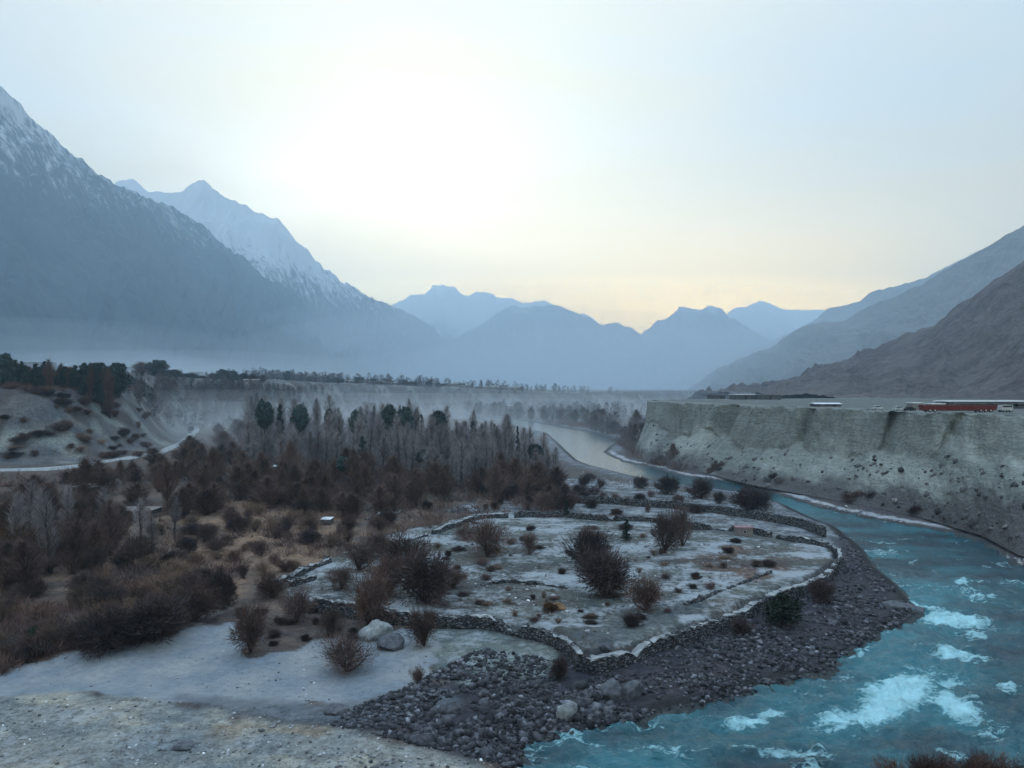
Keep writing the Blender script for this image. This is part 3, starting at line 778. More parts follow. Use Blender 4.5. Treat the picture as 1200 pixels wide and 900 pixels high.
def poplar_proto(seed, twig, hgt=12.0, rad=1.3, n=1500, name='bare_tree', wid=0.07):
    r = np.random.default_rng(seed)
    root = empty(name, (0, 0, 0))
    tr = MB(); pts = [np.array([0, 0, -0.3])]
    for i in range(5): pts.append(np.array([r.normal(0, .12), r.normal(0, .12), hgt * (i + 1) / 5]))
    for i in range(5): tr.tube(pts[i], pts[i + 1], 0.2 * (1 - i / 5) + .02, 0.2 * (1 - (i + 1) / 5) + .02, 6)
    for k in range(16):
        z = hgt * r.uniform(0.12, 0.75); a = r.uniform(0, 6.28); L = rad * r.uniform(.5, 1)
        tr.tube((0, 0, z), (math.cos(a) * L, math.sin(a) * L, z + L * r.uniform(1.4, 2.4)), 0.05, 0.015, 4)
    tr.build('trunk', M['bark'], root)
    z = hgt * r.beta(1.6, 1.3, n) * 0.97
    env = rad * np.sin(np.clip(z / hgt * 1.0 + 0.08, 0, 1) * math.pi) ** 0.6 * (0.7 + 0.3 * np.sin(z * 1.3 + seed))
    a = r.uniform(0, 6.28, n); q = env * r.random(n) ** 0.6
    p0 = np.stack([np.cos(a) * q, np.sin(a) * q, z], -1)
    dirn = np.stack([np.cos(a) * 0.35, np.sin(a) * 0.35, np.ones(n)], -1) + r.normal(0, .25, (n, 3))
    v, f = blades(p0, p0 + dirn * r.uniform(0.5, 1.4, n)[:, None], wid * r.uniform(.5, 1.4, n))
    mk('crown', v, f, [twig], root)
    return root
def leafy_proto(seed, leaf, hgt=7.0, rad=2.0, n=3200, name='evergreen_tree', lobes=14, cone=False, size=0.24, trunk_h=0.3):
    r = np.random.default_rng(seed)
    root = empty(name, (0, 0, 0)); tr = MB()
    tr.tube((0, 0, -0.3), (0, 0, hgt * 0.5), 0.2 * hgt / 7, 0.12 * hgt / 7, 7); tr.tube((0, 0, hgt * .5), (0, 0, hgt * 0.92), 0.12 * hgt / 7, 0.03, 6)
    cen = []
    for i in range(lobes):
        t = (i + .5) / lobes; z = hgt * (trunk_h + (0.93 - trunk_h) * t)
        e = rad * ((1 - t) ** 0.8 + .1 if cone else math.sin(math.pi * (0.12 + 0.8 * t)) ** 0.7)
        a = i * 2.4 + r.uniform(-.4, .4); q = e * r.uniform(.25, .7)
        c = (math.cos(a) * q, math.sin(a) * q, z); cen.append((c, max(.18 * rad, e * r.uniform(.4, .62))))
        tr.tube((0, 0, z * 0.8), c, 0.05, 0.02, 4)
    tr.build('trunk', M['bark'], root)
    k = r.integers(0, lobes, n); cc = np.array([c for c, _ in cen])[k]; rr = np.array([q for _, q in cen])[k]
    u = r.normal(size=(n, 3)); u /= np.linalg.norm(u, axis=1)[:, None]
    p = cc + u * (rr * (0.15 + 1.0 * r.random(n) ** 0.55))[:, None] * np.array([1, 1, .85])
    a = r.normal(size=(n, 3)); a /= np.linalg.norm(a, axis=1)[:, None]
    b = np.cross(a, u + .3); b /= np.linalg.norm(b, axis=1)[:, None] + 1e-9
    s = size * r.uniform(.5, 1.3, n)[:, None]
    v = np.stack([p - a * s, p + b * s * .5, p + a * s, p - b * s * .5], 1).reshape(-1, 3)
    mk('crown', v, np.arange(len(v)).reshape(-1, 4), [leaf], root)
    return root

protos = {
    'shrub': [shrub_proto(10 + i, M['twig']) for i in range(4)],
    'shrub_red': [shrub_proto(20 + i, M['twig_red'], name='russet_shrub') for i in range(3)],
    'shrub_dark': [shrub_proto(30 + i, M['twig_dark'], n=7000, wid=0.024, name='dark_shrub') for i in range(3)],
    'shrub_gold': [shrub_proto(36 + i, M['twig_gold'], n=5000, wid=0.024, name='golden_shrub') for i in range(2)],
    'shrub_tan': [shrub_proto(46 + i, M['twig_tan'], hgt=1.2, n=2600, wid=0.014, name='dry_shrub') for i in range(3)],
    'shrub_green': [leafy_proto(40 + i, M['green'], 1.6, 1.0, 1500, 'green_shrub', 9, False, 0.09, 0.15) for i in range(2)],
    'brown_tree': [poplar_proto(50 + i, M['twig'], 8.0, 1.6, 3000, wid=0.035) for i in range(4)],
    'red_tree': [poplar_proto(60 + i, M['twig_red'], 7.0, 1.8, 3000, wid=0.035) for i in range(2)],
    'poplar': [poplar_proto(70 + i, M['twig_grey'], 12.0, 1.15, 1300, 'bare_poplar', 0.045) for i in range(5)],
    'evergreen': [leafy_proto(80 + i, M['needle'], 7.5, 2.0, 2600, trunk_h=0.56, size=.28) for i in range(4)],
    'conifer': [leafy_proto(90 + i, M['needle'], 7.0, 1.25, 2600, 'conifer_tree', 16, True, 0.2, 0.08) for i in range(3)],
    'broadleaf': [leafy_proto(120 + i, M['needle'], 6.0, 2.6, 3200, lobes=12, trunk_h=0.10, size=0.3) for i in range(3)],
    'smallgreen': [leafy_proto(97, M['green'], 3.2, 0.7, 1200, 'conifer_tree', 12, True, 0.12, 0.08)],
}
_used = set()
def put(kind, x, y, sw, sh, label, cat, group=None, rot=None, i=None, z=None):
    i = random.randrange(len(protos[kind])) if i is None else i
    p = protos[kind][i]
    o = copy_tree(p) if (kind, i) in _used else p
    _used.add((kind, i))
    o.location = (x * K, y * K, (hz(x, y) - 0.05 if z is None else z) * K)
    o.scale = (sw * random.uniform(.9, 1.1), sw * random.uniform(.8, 1.2), sh); o.rotation_euler = (random.gauss(0, .05), random.gauss(0, .05), random.uniform(0, 6.28) if rot is None else rot)
    for a in ('group', 'label', 'category'):
        if a in o: del o[a]
    tag(o, label, cat, group)
    return o
NAT = {'shrub': (1.75, 1.35), 'shrub_red': (1.75, 1.35), 'shrub_dark': (1.75, 1.35), 'shrub_gold': (1.75, 1.35), 'shrub_tan': (1.75, 1.1), 'shrub_green': (2.0, 1.6), 'brown_tree': (3.0, 8.3), 'red_tree': (3.4, 7.4),
       'poplar': (2.2, 12.2), 'evergreen': (3.8, 7.4), 'conifer': (2.6, 7.0), 'smallgreen': (1.45, 3.2), 'broadleaf': (4.6, 6.0)}
def put_px(kind, px, py, w, h, label, cat, group=None, z=1.2, Y=None, **kw):
    """stand a plant so it shows w x h picture units wide and tall at (px, py)"""
    if Y is None:
        x, y = P(px, py, z)
        if hz(x, y) > 12: return None
        for _ in range(3):
            zz = hz(x, y)
            if zz < 24.0 and abs(zz - z) < 6: x, y = P(px, py, zz)
    else:
        x, y = (px - 600) / F * Y, Y
    nw, nh = NAT[kind]
    return put(kind, x, y, w / F * y / nw, h / F * y / nh, label, cat, group, **kw)

named = [
    ('shrub_red', 293, 764, 46, 54, 'round russet shrub at the near edge of the pale sand flat'),
    ('shrub', 347, 729, 46, 38, 'brown shrub just below the left corner of the front wall'),
    ('shrub', 390, 748, 38, 34, 'small grey-brown shrub between the front wall and the pale sand'),
    ('shrub', 407, 787, 66, 42, 'low wide brown shrub on the pale sand left of the big boulder'),
    ('shrub_red', 433, 738, 58, 66, 'tall russet shrub straddling the front wall behind the pale boulder'),
    ('shrub_dark', 500, 707, 66, 58, 'large dark shrub inside the walled field near its left end'),
    ('shrub', 473, 672, 70, 44, 'broad grey-brown shrub behind the dark one at the left of the walled field'),
    ('shrub_red', 455, 700, 50, 46, 'brown shrub between two larger ones inside the left of the walled field'),
    ('shrub_red', 497, 757, 40, 44, 'upright dark red shrub in front of the stone wall beside the sand'),
    ('shrub_red', 490, 800, 20, 20, 'tiny russet bush alone on the open sand right of the boulders'),
    ('shrub', 572, 652, 54, 44, 'bushy purple-brown shrub in the middle of the frosted field'),
    ('shrub', 620, 650, 26, 24, 'small brown bush right of the purple one in the frosted field'),
    ('shrub_dark', 690, 664, 48, 38, 'dark round bush just behind the largest black bush'),
    ('shrub_dark', 706, 698, 64, 52, 'largest black bush in the middle of the walled field'),
    ('shrub_red', 757, 715, 48, 42, 'domed dark red bush right of the largest black bush'),
    ('shrub_dark', 740, 734, 24, 14, 'flat dark bush low by the right front wall'),
    ('shrub_dark', 655, 794, 22, 22, 'small black bush on the rubble below the wall corner'),
    ('shrub', 778, 648, 44, 46, 'tall thin bare shrub right of centre in the walled field'),
    ('shrub', 800, 640, 30, 46, 'slim bare shrub right behind the tall thin one'),
    ('shrub_dark', 782, 579, 26, 20, 'dark round bush at the river edge above the upper wall'),
    ('shrub_dark', 822, 584, 30, 22, 'dark bush right of the round one at the river edge'),
    ('shrub_dark', 750, 572, 20, 13, 'smallest of the dark bushes lining the far river edge'),
    ('shrub_dark', 880, 600, 48, 28, 'wide black bush touching the turquoise water'),
    ('smallgreen', 664, 606, 9, 22, 'slim dark conifer sapling behind the upper wall'),
    ('smallgreen', 734, 634, 17, 28, 'small green conifer in the walled field behind the black bushes'),
    ('shrub_green', 918, 732, 54, 34, 'green leafy bush on dark rubble below the right wall'),
    ('shrub_dark', 962, 704, 30, 24, 'dark bush on the rubble by the rounded wall corner'),
    ('shrub_dark', 868, 742, 26, 16, 'small dark bush on rubble left of the green bush'),
    ('shrub_gold', 14, 668, 50, 46, 'golden-leaved bush at the far left edge of the scrub'),
    ('shrub_gold', 645, 716, 24, 10, 'low tawny bush beside the front wall of the field'),
    ('shrub_dark', 175, 748, 84, 44, 'largest blackish thicket bush along the left edge of the sand'),
    ('shrub_dark', 120, 762, 70, 40, 'dark thicket bush left of the largest one beside the sand'),
    ('shrub_red', 225, 728, 60, 40, 'reddish thicket bush at the tip of the sand flat'),
    ('shrub_dark', 262, 712, 38, 42, 'upright blackish bush above the tip of the sand flat'),
    ('shrub_red', 320, 700, 40, 30, 'brown bush at the low end of the double wall'),
    ('shrub', 400, 690, 34, 26, 'small bush inside the field below the double wall'),
    ('shrub', 420, 668, 44, 32, 'bushy shrub inside the field beside the broken diagonal wall'),
    ('shrub', 445, 650, 40, 26, 'low shrub by the upper end of the broken diagonal wall'),
    ('shrub_green', 40, 760, 30, 26, 'dull green bush at the lower left of the scrub'),
    ('shrub', 530, 690, 34, 26, 'brown bush right of the large dark shrub in the field'),
    ('shrub', 545, 632, 26, 16, 'small bush behind the purple one near the field back wall'),
    ('shrub', 690, 640, 36, 22, 'thin bush behind the dark round bush'),
    ('shrub', 640, 598, 30, 20, 'brown bush at the wood edge behind the upper wall'),
]
for k, px, py, w, h, lab in named:
    put_px(k, px, py, w, h, lab, 'tree' if 'conifer' in lab else 'bush')

# evergreens standing over the wood
eg = [('evergreen', 311, 539, 21, 71, 'left of a pair of dark round evergreens over the pale wood'),
      ('conifer', 329, 536, 16, 66, 'right, narrower one of the pair of dark evergreens over the wood'),
      ('evergreen', 348, 541, 23, 68, 'flat-topped evergreen just right of the dark pair'),
      ('evergreen', 385, 536, 12, 58, 'small evergreen showing between bare poplars left of the middle'),
      ('evergreen', 419, 542, 18, 62, 'rounded evergreen standing alone among pale poplars'),
      ('evergreen', 455, 536, 23, 62, 'largest evergreen in the row over the poplars'),
      ('evergreen', 476, 536, 19, 60, 'evergreen close right of the largest one'),
      ('conifer', 495, 541, 14, 59, 'thin evergreen between two thicker ones in the row'),
      ('evergreen', 516, 541, 21, 61, 'dense evergreen right of the thin one'),
      ('conifer', 553, 536, 16, 45, 'pointed evergreen toward the right part of the wood'),
      ('conifer', 581, 536, 14, 42, 'pointed evergreen second from the river end'),
      ('conifer', 608, 542, 9, 46, 'slim spire conifer nearest the river bend'),
      ('conifer', 427, 560, 20, 52, 'dark blue-green conifer low in the middle of the wood'),
      ('evergreen', 402, 570, 22, 36, 'dull evergreen left below the blue-green conifer'),
      ('evergreen', 630, 560, 20, 40, 'dark tree at the river tip of the wood'),
      ('evergreen', 500, 560, 30, 34, 'dark rounded tree in the shaded middle of the wood')]
for k, px, py, w, h, lab in eg:
    put_px(k, px, py, w, h, lab, 'tree', z=2.5)

LM = [(311, 500, 'leftmost dark evergreen of the wood'), (455, 500, 'largest evergreen of the wood'), (516, 505, 'dense evergreen of the wood'), (427, 535, 'low blue-green conifer'),
      (608, 520, 'spire conifer by the river bend'), (97, 568, 'white-roofed shed below the road'), (150, 600, 'long low pale shed'), (310, 550, 'twin white-roofed sheds'), (375, 516, 'ochre farm building'),
      (340, 680, 'double diagonal wall'), (445, 636, 'middle diagonal wall'), (14, 650, 'golden-leaved bush'), (175, 725, 'largest blackish thicket bush'), (706, 690, 'largest black bush'), (757, 705, 'domed dark red bush'),
      (572, 640, 'purple-brown field shrub'), (778, 630, 'tall thin field shrub'), (873, 620, 'pink-roofed hut'), (880, 590, 'wide black riverside bush'), (822, 580, 'dark riverside bush'), (293, 745, 'round russet shrub'),
      (500, 690, 'large dark field shrub'), (440, 750, 'pale frosted boulder'), (675, 760, 'front wall corner'), (200, 533, 'bend of the road'), (186, 440, 'knoll evergreen'), (122, 440, 'black evergreen on the bluff'), (4, 430, 'tallest tree of the bluff belt'),
      (760, 500, 'far end of the cliff'), (1050, 520, 'dark cleft in the cliff'), (1122, 480, 'red trailer'), (640, 500, 'river bend'), (337, 440, 'round tree above the roofs'), (392, 448, 'small round skyline tree'), (640, 590, 'upper wall end'), (664, 595, 'slim conifer sapling'),
      (920, 725, 'green leafy bush'), (973, 655, 'rounded wall corner'), (460, 450, 'middle of the village skyline'), (560, 458, 'right end of the village')]
ORD = ['nearest', 'second nearest', 'third nearest', 'fourth nearest', 'fifth nearest', 'sixth nearest', 'seventh nearest', 'eighth nearest', 'ninth nearest', 'tenth nearest'] + [w + ' nearest' for w in ('eleventh', 'twelfth', 'thirteenth', 'fourteenth', 'fifteenth', 'sixteenth', 'seventeenth', 'eighteenth', 'nineteenth', 'twentieth')]
def place_labels(items, noun, tail=''):
    """items: (object, px, py). 'second nearest <noun> left of the <landmark>' """
    buck = {}
    for o, x, y in items:
        if o is None: continue
        l = min(LM, key=lambda q: (q[0] - x) ** 2 + 2 * (q[1] - y) ** 2)
        dx, dy = x - l[0], y - l[1]
        dr = ('right of' if dx > 0 else 'left of') if abs(dx) > abs(dy) * 1.2 else ('below' if dy > 0 else 'above')
        buck.setdefault((dr, l[2]), []).append((math.hypot(dx, dy), o))
    for (dr, nm), L in buck.items():
        L.sort(key=lambda q: q[0])
        for k, (_, o) in enumerate(L):
            o['label'] = f"{ORD[k]} {noun} {dr} the {nm}" if k < len(ORD) else f"{noun} well {dr} the {nm}"
def scatter(poly_px, n, seed, pw=1.0):
    r = random.Random(seed); xs = [p[0] for p in poly_px]; ys = [p[1] for p in poly_px]; out = []
    A = np.array(poly_px, float)
    while len(out) < n:
        x = r.uniform(min(xs), max(xs)); y = min(ys) + (max(ys) - min(ys)) * r.random() ** pw
        if inside(np.array([x]), np.array([y]), [tuple(q) for q in poly_px])[0]: out.append((x, y))
    return sorted(out, key=lambda q: q[1])

# pale bare poplars of the misty wood
for i, (px, py) in enumerate(scatter([(285, 505), (340, 515), (430, 520), (540, 530), (640, 545), (655, 575), (560, 575), (420, 560), (290, 545)], 225, 5)):
    put_px('poplar', px, py, random.uniform(12, 20), random.uniform(30, 64) * (1.0 if px < 600 else 0.85), 'tall bare grey poplar in the misty riverside wood', 'tree', 'bare poplars of the misty wood', z=2.5)
for i, (px, py) in enumerate(scatter([(280, 560), (420, 562), (560, 570), (655, 580), (665, 600), (560, 590), (470, 600), (400, 610), (320, 600), (270, 590)], 80, 6)):
    put_px('brown_tree' if i % 4 else 'red_tree', px, py, random.uniform(20, 34), random.uniform(26, 44), 'bushy bare brown tree in the dark lower wood', 'tree', 'bare brown trees of the lower wood', z=2.5)
for i, (px, py) in enumerate(scatter([(-30, 600), (130, 575), (260, 560), (290, 590), (250, 610), (170, 620), (150, 650), (60, 690), (-30, 700)], 52, 8)):
    t = (py - 555) / 140
    put_px('brown_tree' if i % 3 else 'red_tree', px, py, random.uniform(20, 32) * (1 + .7 * t), random.uniform(24, 44) * (1 + 0.6 * t), 'bare brown tree of the scrub at the left below the road', 'tree', 'bare trees below the road', z=3.5)
for i, (px, py) in enumerate(scatter([(-30, 640), (90, 640), (160, 660), (300, 690), (240, 725), (90, 765), (-30, 790)], 70, 9)):
    put_px(['shrub', 'shrub_red', 'shrub_dark', 'shrub_tan', 'shrub_tan'][i % 5], px, py, random.uniform(20, 50), random.uniform(16, 34), 'low bare brown shrub in the scrub left of the sand flat', 'bush', 'shrubs of the left scrub', z=2)
for i, (px, py) in enumerate(scatter([(150, 610), (330, 575), (520, 590), (430, 632), (330, 675), (200, 690)], 75, 10)):
    put_px(['shrub', 'shrub_tan', 'shrub_red', 'shrub', 'shrub_tan', 'shrub_dark'][i % 6], px, py, random.uniform(12, 34), random.uniform(10, 20), 'small bare shrub on the dry grass between wood and diagonal walls', 'bush', 'shrubs on the dry grass', z=2)
for i, (px, py) in enumerate(scatter([(480, 640), (560, 612), (800, 622), (960, 645), (900, 680), (700, 745), (540, 715)], 75, 11)):
    put_px(['shrub', 'shrub_tan', 'shrub_dark'][i % 3], px, py, random.uniform(7, 20), random.uniform(3, 8), 'tiny dark bush on the frosted ground of the walled field', 'bush', 'tiny bushes in the walled field')
for i, (px, py) in enumerate(scatter([(600, 575), (700, 562), (850, 588), (900, 600), (760, 605), (620, 600), (560, 600)], 40, 12)):
    put_px(['shrub', 'shrub_dark'][i % 2], px, py, random.uniform(10, 20), random.uniform(6, 12), 'tiny bush on the frosty strip between the upper walls and river', 'bush', 'tiny bushes by the upper wall')
for i, (px, py) in enumerate(scatter([(280, 705), (350, 712), (440, 735), (420, 750), (330, 765), (280, 740)], 12, 13)):
    put_px('shrub_dark', px, py, random.uniform(8, 18), random.uniform(5, 9), 'tiny dark bush on the frosty verge before the front wall', 'bush', 'tiny bushes before the front wall')
for i, (px, py) in enumerate(scatter([(205, 545), (250, 512), (300, 500), (300, 552), (200, 578), (120, 572), (60, 566), (60, 558)], 52, 18)):
    put_px('brown_tree' if i % 3 else 'red_tree', px, py, random.uniform(14, 26), random.uniform(14, 26), 'bare purple tree between the road and the misty wood', 'tree', 'bare trees between road and wood', z=3)
for px, py, w, h in [(18, 668, 26, 92), (34, 640, 24, 78), (60, 672, 28, 100), (47, 655, 22, 84), (78, 640, 20, 72), (120, 632, 20, 62), (165, 640, 20, 58), (205, 632, 18, 52), (178, 660, 20, 56)]:
    put_px('poplar', px, py, w, h, 'tall pale bare poplar rising over the scrub at the left', 'tree', 'pale poplars over the left scrub', z=2.5)
# dark belt of trees on the left bluff
def bluff_tree(kind, px, ytop, w, Y, lab, grp=None, base=0.0):
    x = (px - 600) / F * Y; g = hz(x, Y)
    top = H - (ytop - 455) / F * Y
    h = max(2.0, top - g)
    nw, nh = NAT[kind]
    put(kind, x, Y, w / F * Y / nw, h / nh, lab, 'tree', grp, z=g - 0.1)
for i in range(58):
    px = -40 + 172 * i / 58 + random.uniform(-2, 2)
    bluff_tree(['conifer', 'brown_tree', 'conifer', 'broadleaf'][i % 4], px, 425 + random.uniform(-6, 9) + 4 * (px > 60), random.uniform(11, 17), random.uniform(238, 256), 'dark narrow tree in the close belt on top of the left bluff', 'dark tree belt on the bluff')
bluff_tree('broadleaf', 4, 413, 26, 240, 'tallest dark tree at the left end of the bluff belt')
bluff_tree('broadleaf', 113, 424, 34, 262, 'broad dark evergreen crown behind the right end of the belt')
bluff_tree('broadleaf', 134, 423, 36, 262, 'broad dark evergreen crown at the right end of the belt')
bluff_tree('conifer', 122, 432, 26, 250, 'black evergreen closing the belt on the bluff')
bluff_tree('broadleaf', 186, 421, 26, 500, 'dark evergreen on the knoll above the bend of the road')
bluff_tree('broadleaf', 205, 433, 22, 500, 'shorter evergreen right beside the one on the knoll')
bluff_tree('brown_tree', 166, 424, 28, 500, 'pale bare tree left of the evergreen on the knoll')
bluff_tree('broadleaf', 222, 437, 20, 500, 'low dark tree right of the knoll')
for j, (px, yt, w) in enumerate([(250, 437, 12), (262, 432, 17), (272, 434, 16), (284, 437, 15), (296, 438, 15), (308, 439, 14), (236, 440, 14)]):
    bluff_tree(['broadleaf', 'brown_tree'][j in (4, 5)], px, yt, w, 560, 'dark tree of the clump at the near end of the village terrace', 'clump at the near end of the village terrace')
# shrubs on the bluff slope
for i, (px, py) in enumerate(scatter([(-20, 462), (110, 455), (200, 462), (240, 480), (215, 510), (150, 500), (60, 480), (-20, 490)], 50, 14)):
    Y = 250 - (py - 455) * 1.0
    x = (px - 600) / F * Y
    put(['shrub', 'shrub_tan', 'shrub_red'][i % 3], x, Y, random.uniform(1.2, 3.0), random.uniform(0.7, 1.6), 'dark shrub on the upper slope of the left bluff', 'bush', 'shrubs on the bluff slope')
bx, by = seen(*zip(*scatter([(0, 470), (140, 452), (225, 455), (300, 460), (300, 490), (250, 500), (225, 512), (180, 525), (100, 535), (0, 540)], 70, 24)))
for i, (x, y) in enumerate(zip(bx, by)):
    put(['shrub', 'shrub_tan', 'shrub_red', 'shrub_dark'][i % 4], x, y, random.uniform(0.9, 3.2), random.uniform(0.6, 1.8), 'brush on the slope of the left bluff', 'bush', 'shrubs on the bluff slope')
# far bank woods
for i, (px, py) in enumerate(scatter([(692, 505), (720, 512), (770, 535), (800, 550), (790, 530), (760, 505), (700, 496)], 50, 15)):
    put_px(['brown_tree', 'red_tree', 'poplar'][i % 3], px, py, random.uniform(14, 24), random.uniform(14, 28), 'bare tree of the purple thicket below the far end of the cliff', 'tree', 'thicket below the far end of the cliff')
for i, (px, py) in enumerate(scatter([(545, 486), (600, 484), (690, 488), (700, 500), (640, 494), (560, 488)], 70, 16)):
    put_px(['brown_tree', 'poplar'][i % 2], px, py, random.uniform(8, 14), random.uniform(9, 17), 'hazy bare tree on the far bank beyond the river bend', 'tree', 'hazy trees beyond the river bend')
for i, (px, py) in enumerate(scatter([(790, 548), (900, 570), (1000, 590), (1100, 612), (1195, 650), (1195, 630), (1080, 595), (960, 575), (820, 546)], 46, 17)):
    put_px(['shrub_dark', 'shrub', 'shrub_red'][i % 3], px, py, random.uniform(12, 28), random.uniform(8, 16), 'dark low bush along the foot of the cliff above the water', 'bush', 'bushes along the foot of the cliff', z=1.5)
# brush on the near slope, bottom right corner
for i, px in enumerate([1050, 1080, 1108, 1135, 1160, 1185, 1215, 1095, 1150]):
    y = 29 + (i % 3); x = (px - 600) / F * y
    g = hz(x, y); top = H - (random.uniform(884, 893) - 455) / F * y
    put('shrub_red', x, y, 0.9, max(0.4, (top - g) / 1.35), 'brown bush on the near slope in the bottom right corner', 'bush', 'near brush in the bottom right corner')

# village and plateau trees, far: blades and leaves too small to tell apart
for i in range(60):
    px = 318 + 300 * random.random() ** 0.9
    Y = random.uniform(860, 1050); x = (px - 600) / F * Y; g = hz(x, Y)
    put(['broadleaf', 'brown_tree', 'broadleaf'][i % 3], x, Y, random.uniform(0.8, 2.0), random.uniform(0.6, 1.3), 'small hazy tree among the houses of the village terrace', 'tree', 'trees among the village houses', z=g)
bluff_tree('broadleaf', 337, 434, 10, 860, 'round dark tree standing above the roofs of the village terrace')
bluff_tree('broadleaf', 392, 443, 10, 900, 'small round tree at the left part of the village skyline')

# understorey: low brush nobody could count
def undergrowth():
    zones = [([(-40, 575), (140, 560), (300, 545), (640, 560), (665, 602), (560, 602), (420, 640), (300, 690), (230, 735), (-40, 800)], 3600, 2.0),
             ([(280, 500), (640, 530), (655, 570), (400, 580), (270, 560)], 2600, 3.0),
             ([(640, 560), (700, 560), (860, 585), (930, 605), (800, 612), (600, 602)], 500, 0.7),
             ([(330, 690), (560, 605), (960, 645), (690, 760), (560, 722)], 900, 0.55),
             ([(560, 492), (690, 494), (800, 548), (760, 540), (700, 500)], 900, 3.0),
             ([(800, 552), (1200, 640), (1200, 655), (900, 575)], 700, 1.0)]
    V = []; Fc = []; base = 0; A = []
    for poly, n, h in zones:
        pts = []
        P_ = np.array(poly)
        while len(pts) < n:
            q = np.stack([rng.uniform(P_[:, 0].min(), P_[:, 0].max(), n), rng.uniform(P_[:, 1].min(), P_[:, 1].max(), n)], -1)
            ok = inside(q[:, 0], q[:, 1], [tuple(a) for a in poly]); pts += list(q[ok])
        pts = np.array(pts[:n]); Y = 23.0 * F / (pts[:, 1] - 455); X = (pts[:, 0] - 600) / F * Y
        cl = fbm(X / 14, Y / 14, 3) > -0.15
        X, Y = X[cl], Y[cl]
        Z = terrain(X, Y); m = 34
        ok = (sdf(X, Y, river_poly) > 1) & (sdf(X, Y, sand_poly) > 0.6); X, Y, Z = X[ok], Y[ok], Z[ok]
        n = len(X)
        sc = h * rng.uniform(.35, 1.1, n) * (1 + 0.4 * (Y > 150))
        c = np.repeat(np.stack([X, Y, Z], -1), m, 0); s = np.repeat(sc, m)[:, None]
        u = rng.normal(size=(n * m, 3)); u[:, 2] = np.abs(u[:, 2]) * .9; u /= np.linalg.norm(u, axis=1)[:, None]
        p0 = c + u * s * rng.random((n * m, 1)) * np.array([.9, .9, .55])
        v, f = blades(p0, p0 + (u + np.array([0, 0, .5])) * s * .35, 0.05 * s[:, 0])
        V.append(v); Fc.append(f + base); base += len(v)
    t = NT('brush'); n = t.noise(0.05, 4, 0.6); n2 = t.noise(0.5, 2)
    col = t.ramp(n, [(0.35, (0.06, 0.055, 0.06)), (0.5, (0.12, 0.08, 0.075)), (0.65, (0.20, 0.125, 0.09))])
    col = t.mix(1.0, col, t.ramp(n2, [(0.3, 0.6), (0.7, 1.4)]), 'MULTIPLY')
    o = mk('undergrowth', np.concatenate(V), np.concatenate(Fc), [t.color(col)])
    tag(o, 'low tangled brush and dry stalks over the valley floor', 'undergrowth', kind='stuff')
undergrowth()

def far_wood():
    V = []; Fc = []; base = 0
    for poly, n, h0, h1 in [([(300, 463), (620, 466), (760, 470), (760, 486), (700, 490), (560, 486), (430, 488), (290, 480)], 520, 5, 11), ([(132, 446), (200, 448), (300, 452), (335, 462), (335, 486), (285, 512), (245, 500), (228, 510), (190, 500), (150, 470)], 330, 2.5, 6), ([(250, 452), (560, 461), (600, 464), (300, 462)], 220, 4, 13), ([(250, 456), (400, 462), (620, 468), (660, 480), (400, 484), (260, 480)], 420, 2.5, 5.5)]:
        P_ = np.array(poly, float); q = np.zeros((0, 2))
        while len(q) < n:
            a = np.stack([rng.uniform(P_[:, 0].min(), P_[:, 0].max(), n), rng.uniform(P_[:, 1].min(), P_[:, 1].max(), n)], -1)
            q = np.r_[q, a[inside(a[:, 0], a[:, 1], poly)]]
        q = q[:n]
        Y = np.clip(22.0 * F / (q[:, 1] - 455), 330, 1300) if h0 != 4 else rng.uniform(840, 1100, n)
        X = (q[:, 0] - 600) / F * Y
        if h0 == 2.5: X, Y = seen(q[:, 0], q[:, 1])
        n = len(X); Z = terrain(X, Y)
        ok = sdf(X, Y, river_poly) > 3; X, Y, Z = X[ok], Y[ok], Z[ok]; n = len(X); m = 150
        h = np.repeat(rng.uniform(h0, h1, n) * (0.012 * Y.clip(0, 300) if h0 == 2.5 else 3.0) / 3.0, m); c = np.repeat(np.stack([X, Y, Z], -1), m, 0); w = np.repeat(rng.uniform(.16, .42, n), m) * h
        t = rng.random(n * m); a = rng.uniform(0, 6.28, n * m); r_ = w * np.sqrt(rng.random(n * m)) * np.sin(np.clip(t * .92 + .06, 0, 1) * math.pi) ** .6
        p0 = c + np.stack([np.cos(a) * r_, np.sin(a) * r_, t * h], -1); d = np.stack([np.cos(a) * .4, np.sin(a) * .4, np.ones(n * m)], -1) + rng.normal(0, .4, (n * m, 3))
        v, f = blades(p0, p0 + d * (h * .12)[:, None], .035 * h); V.append(v); Fc.append(f + base); base += len(v)
    t = NT('far_trees'); n = t.noise(0.03, 4, 0.6); n2 = t.noise(0.2, 2)
    col = t.ramp(n, [(0.4, (0.03, 0.04, 0.045)), (0.6, (0.10, 0.08, 0.085))])
    o = mk('far_woodland', np.concatenate(V), np.concatenate(Fc), [t.color(t.mix(1.0, col, t.ramp(n2, [(0.3, 0.6), (0.7, 1.4)]), 'MULTIPLY'))])
    tag(o, 'hazy woodland before the village and beyond the river bend', 'woodland', kind='stuff')
far_wood()

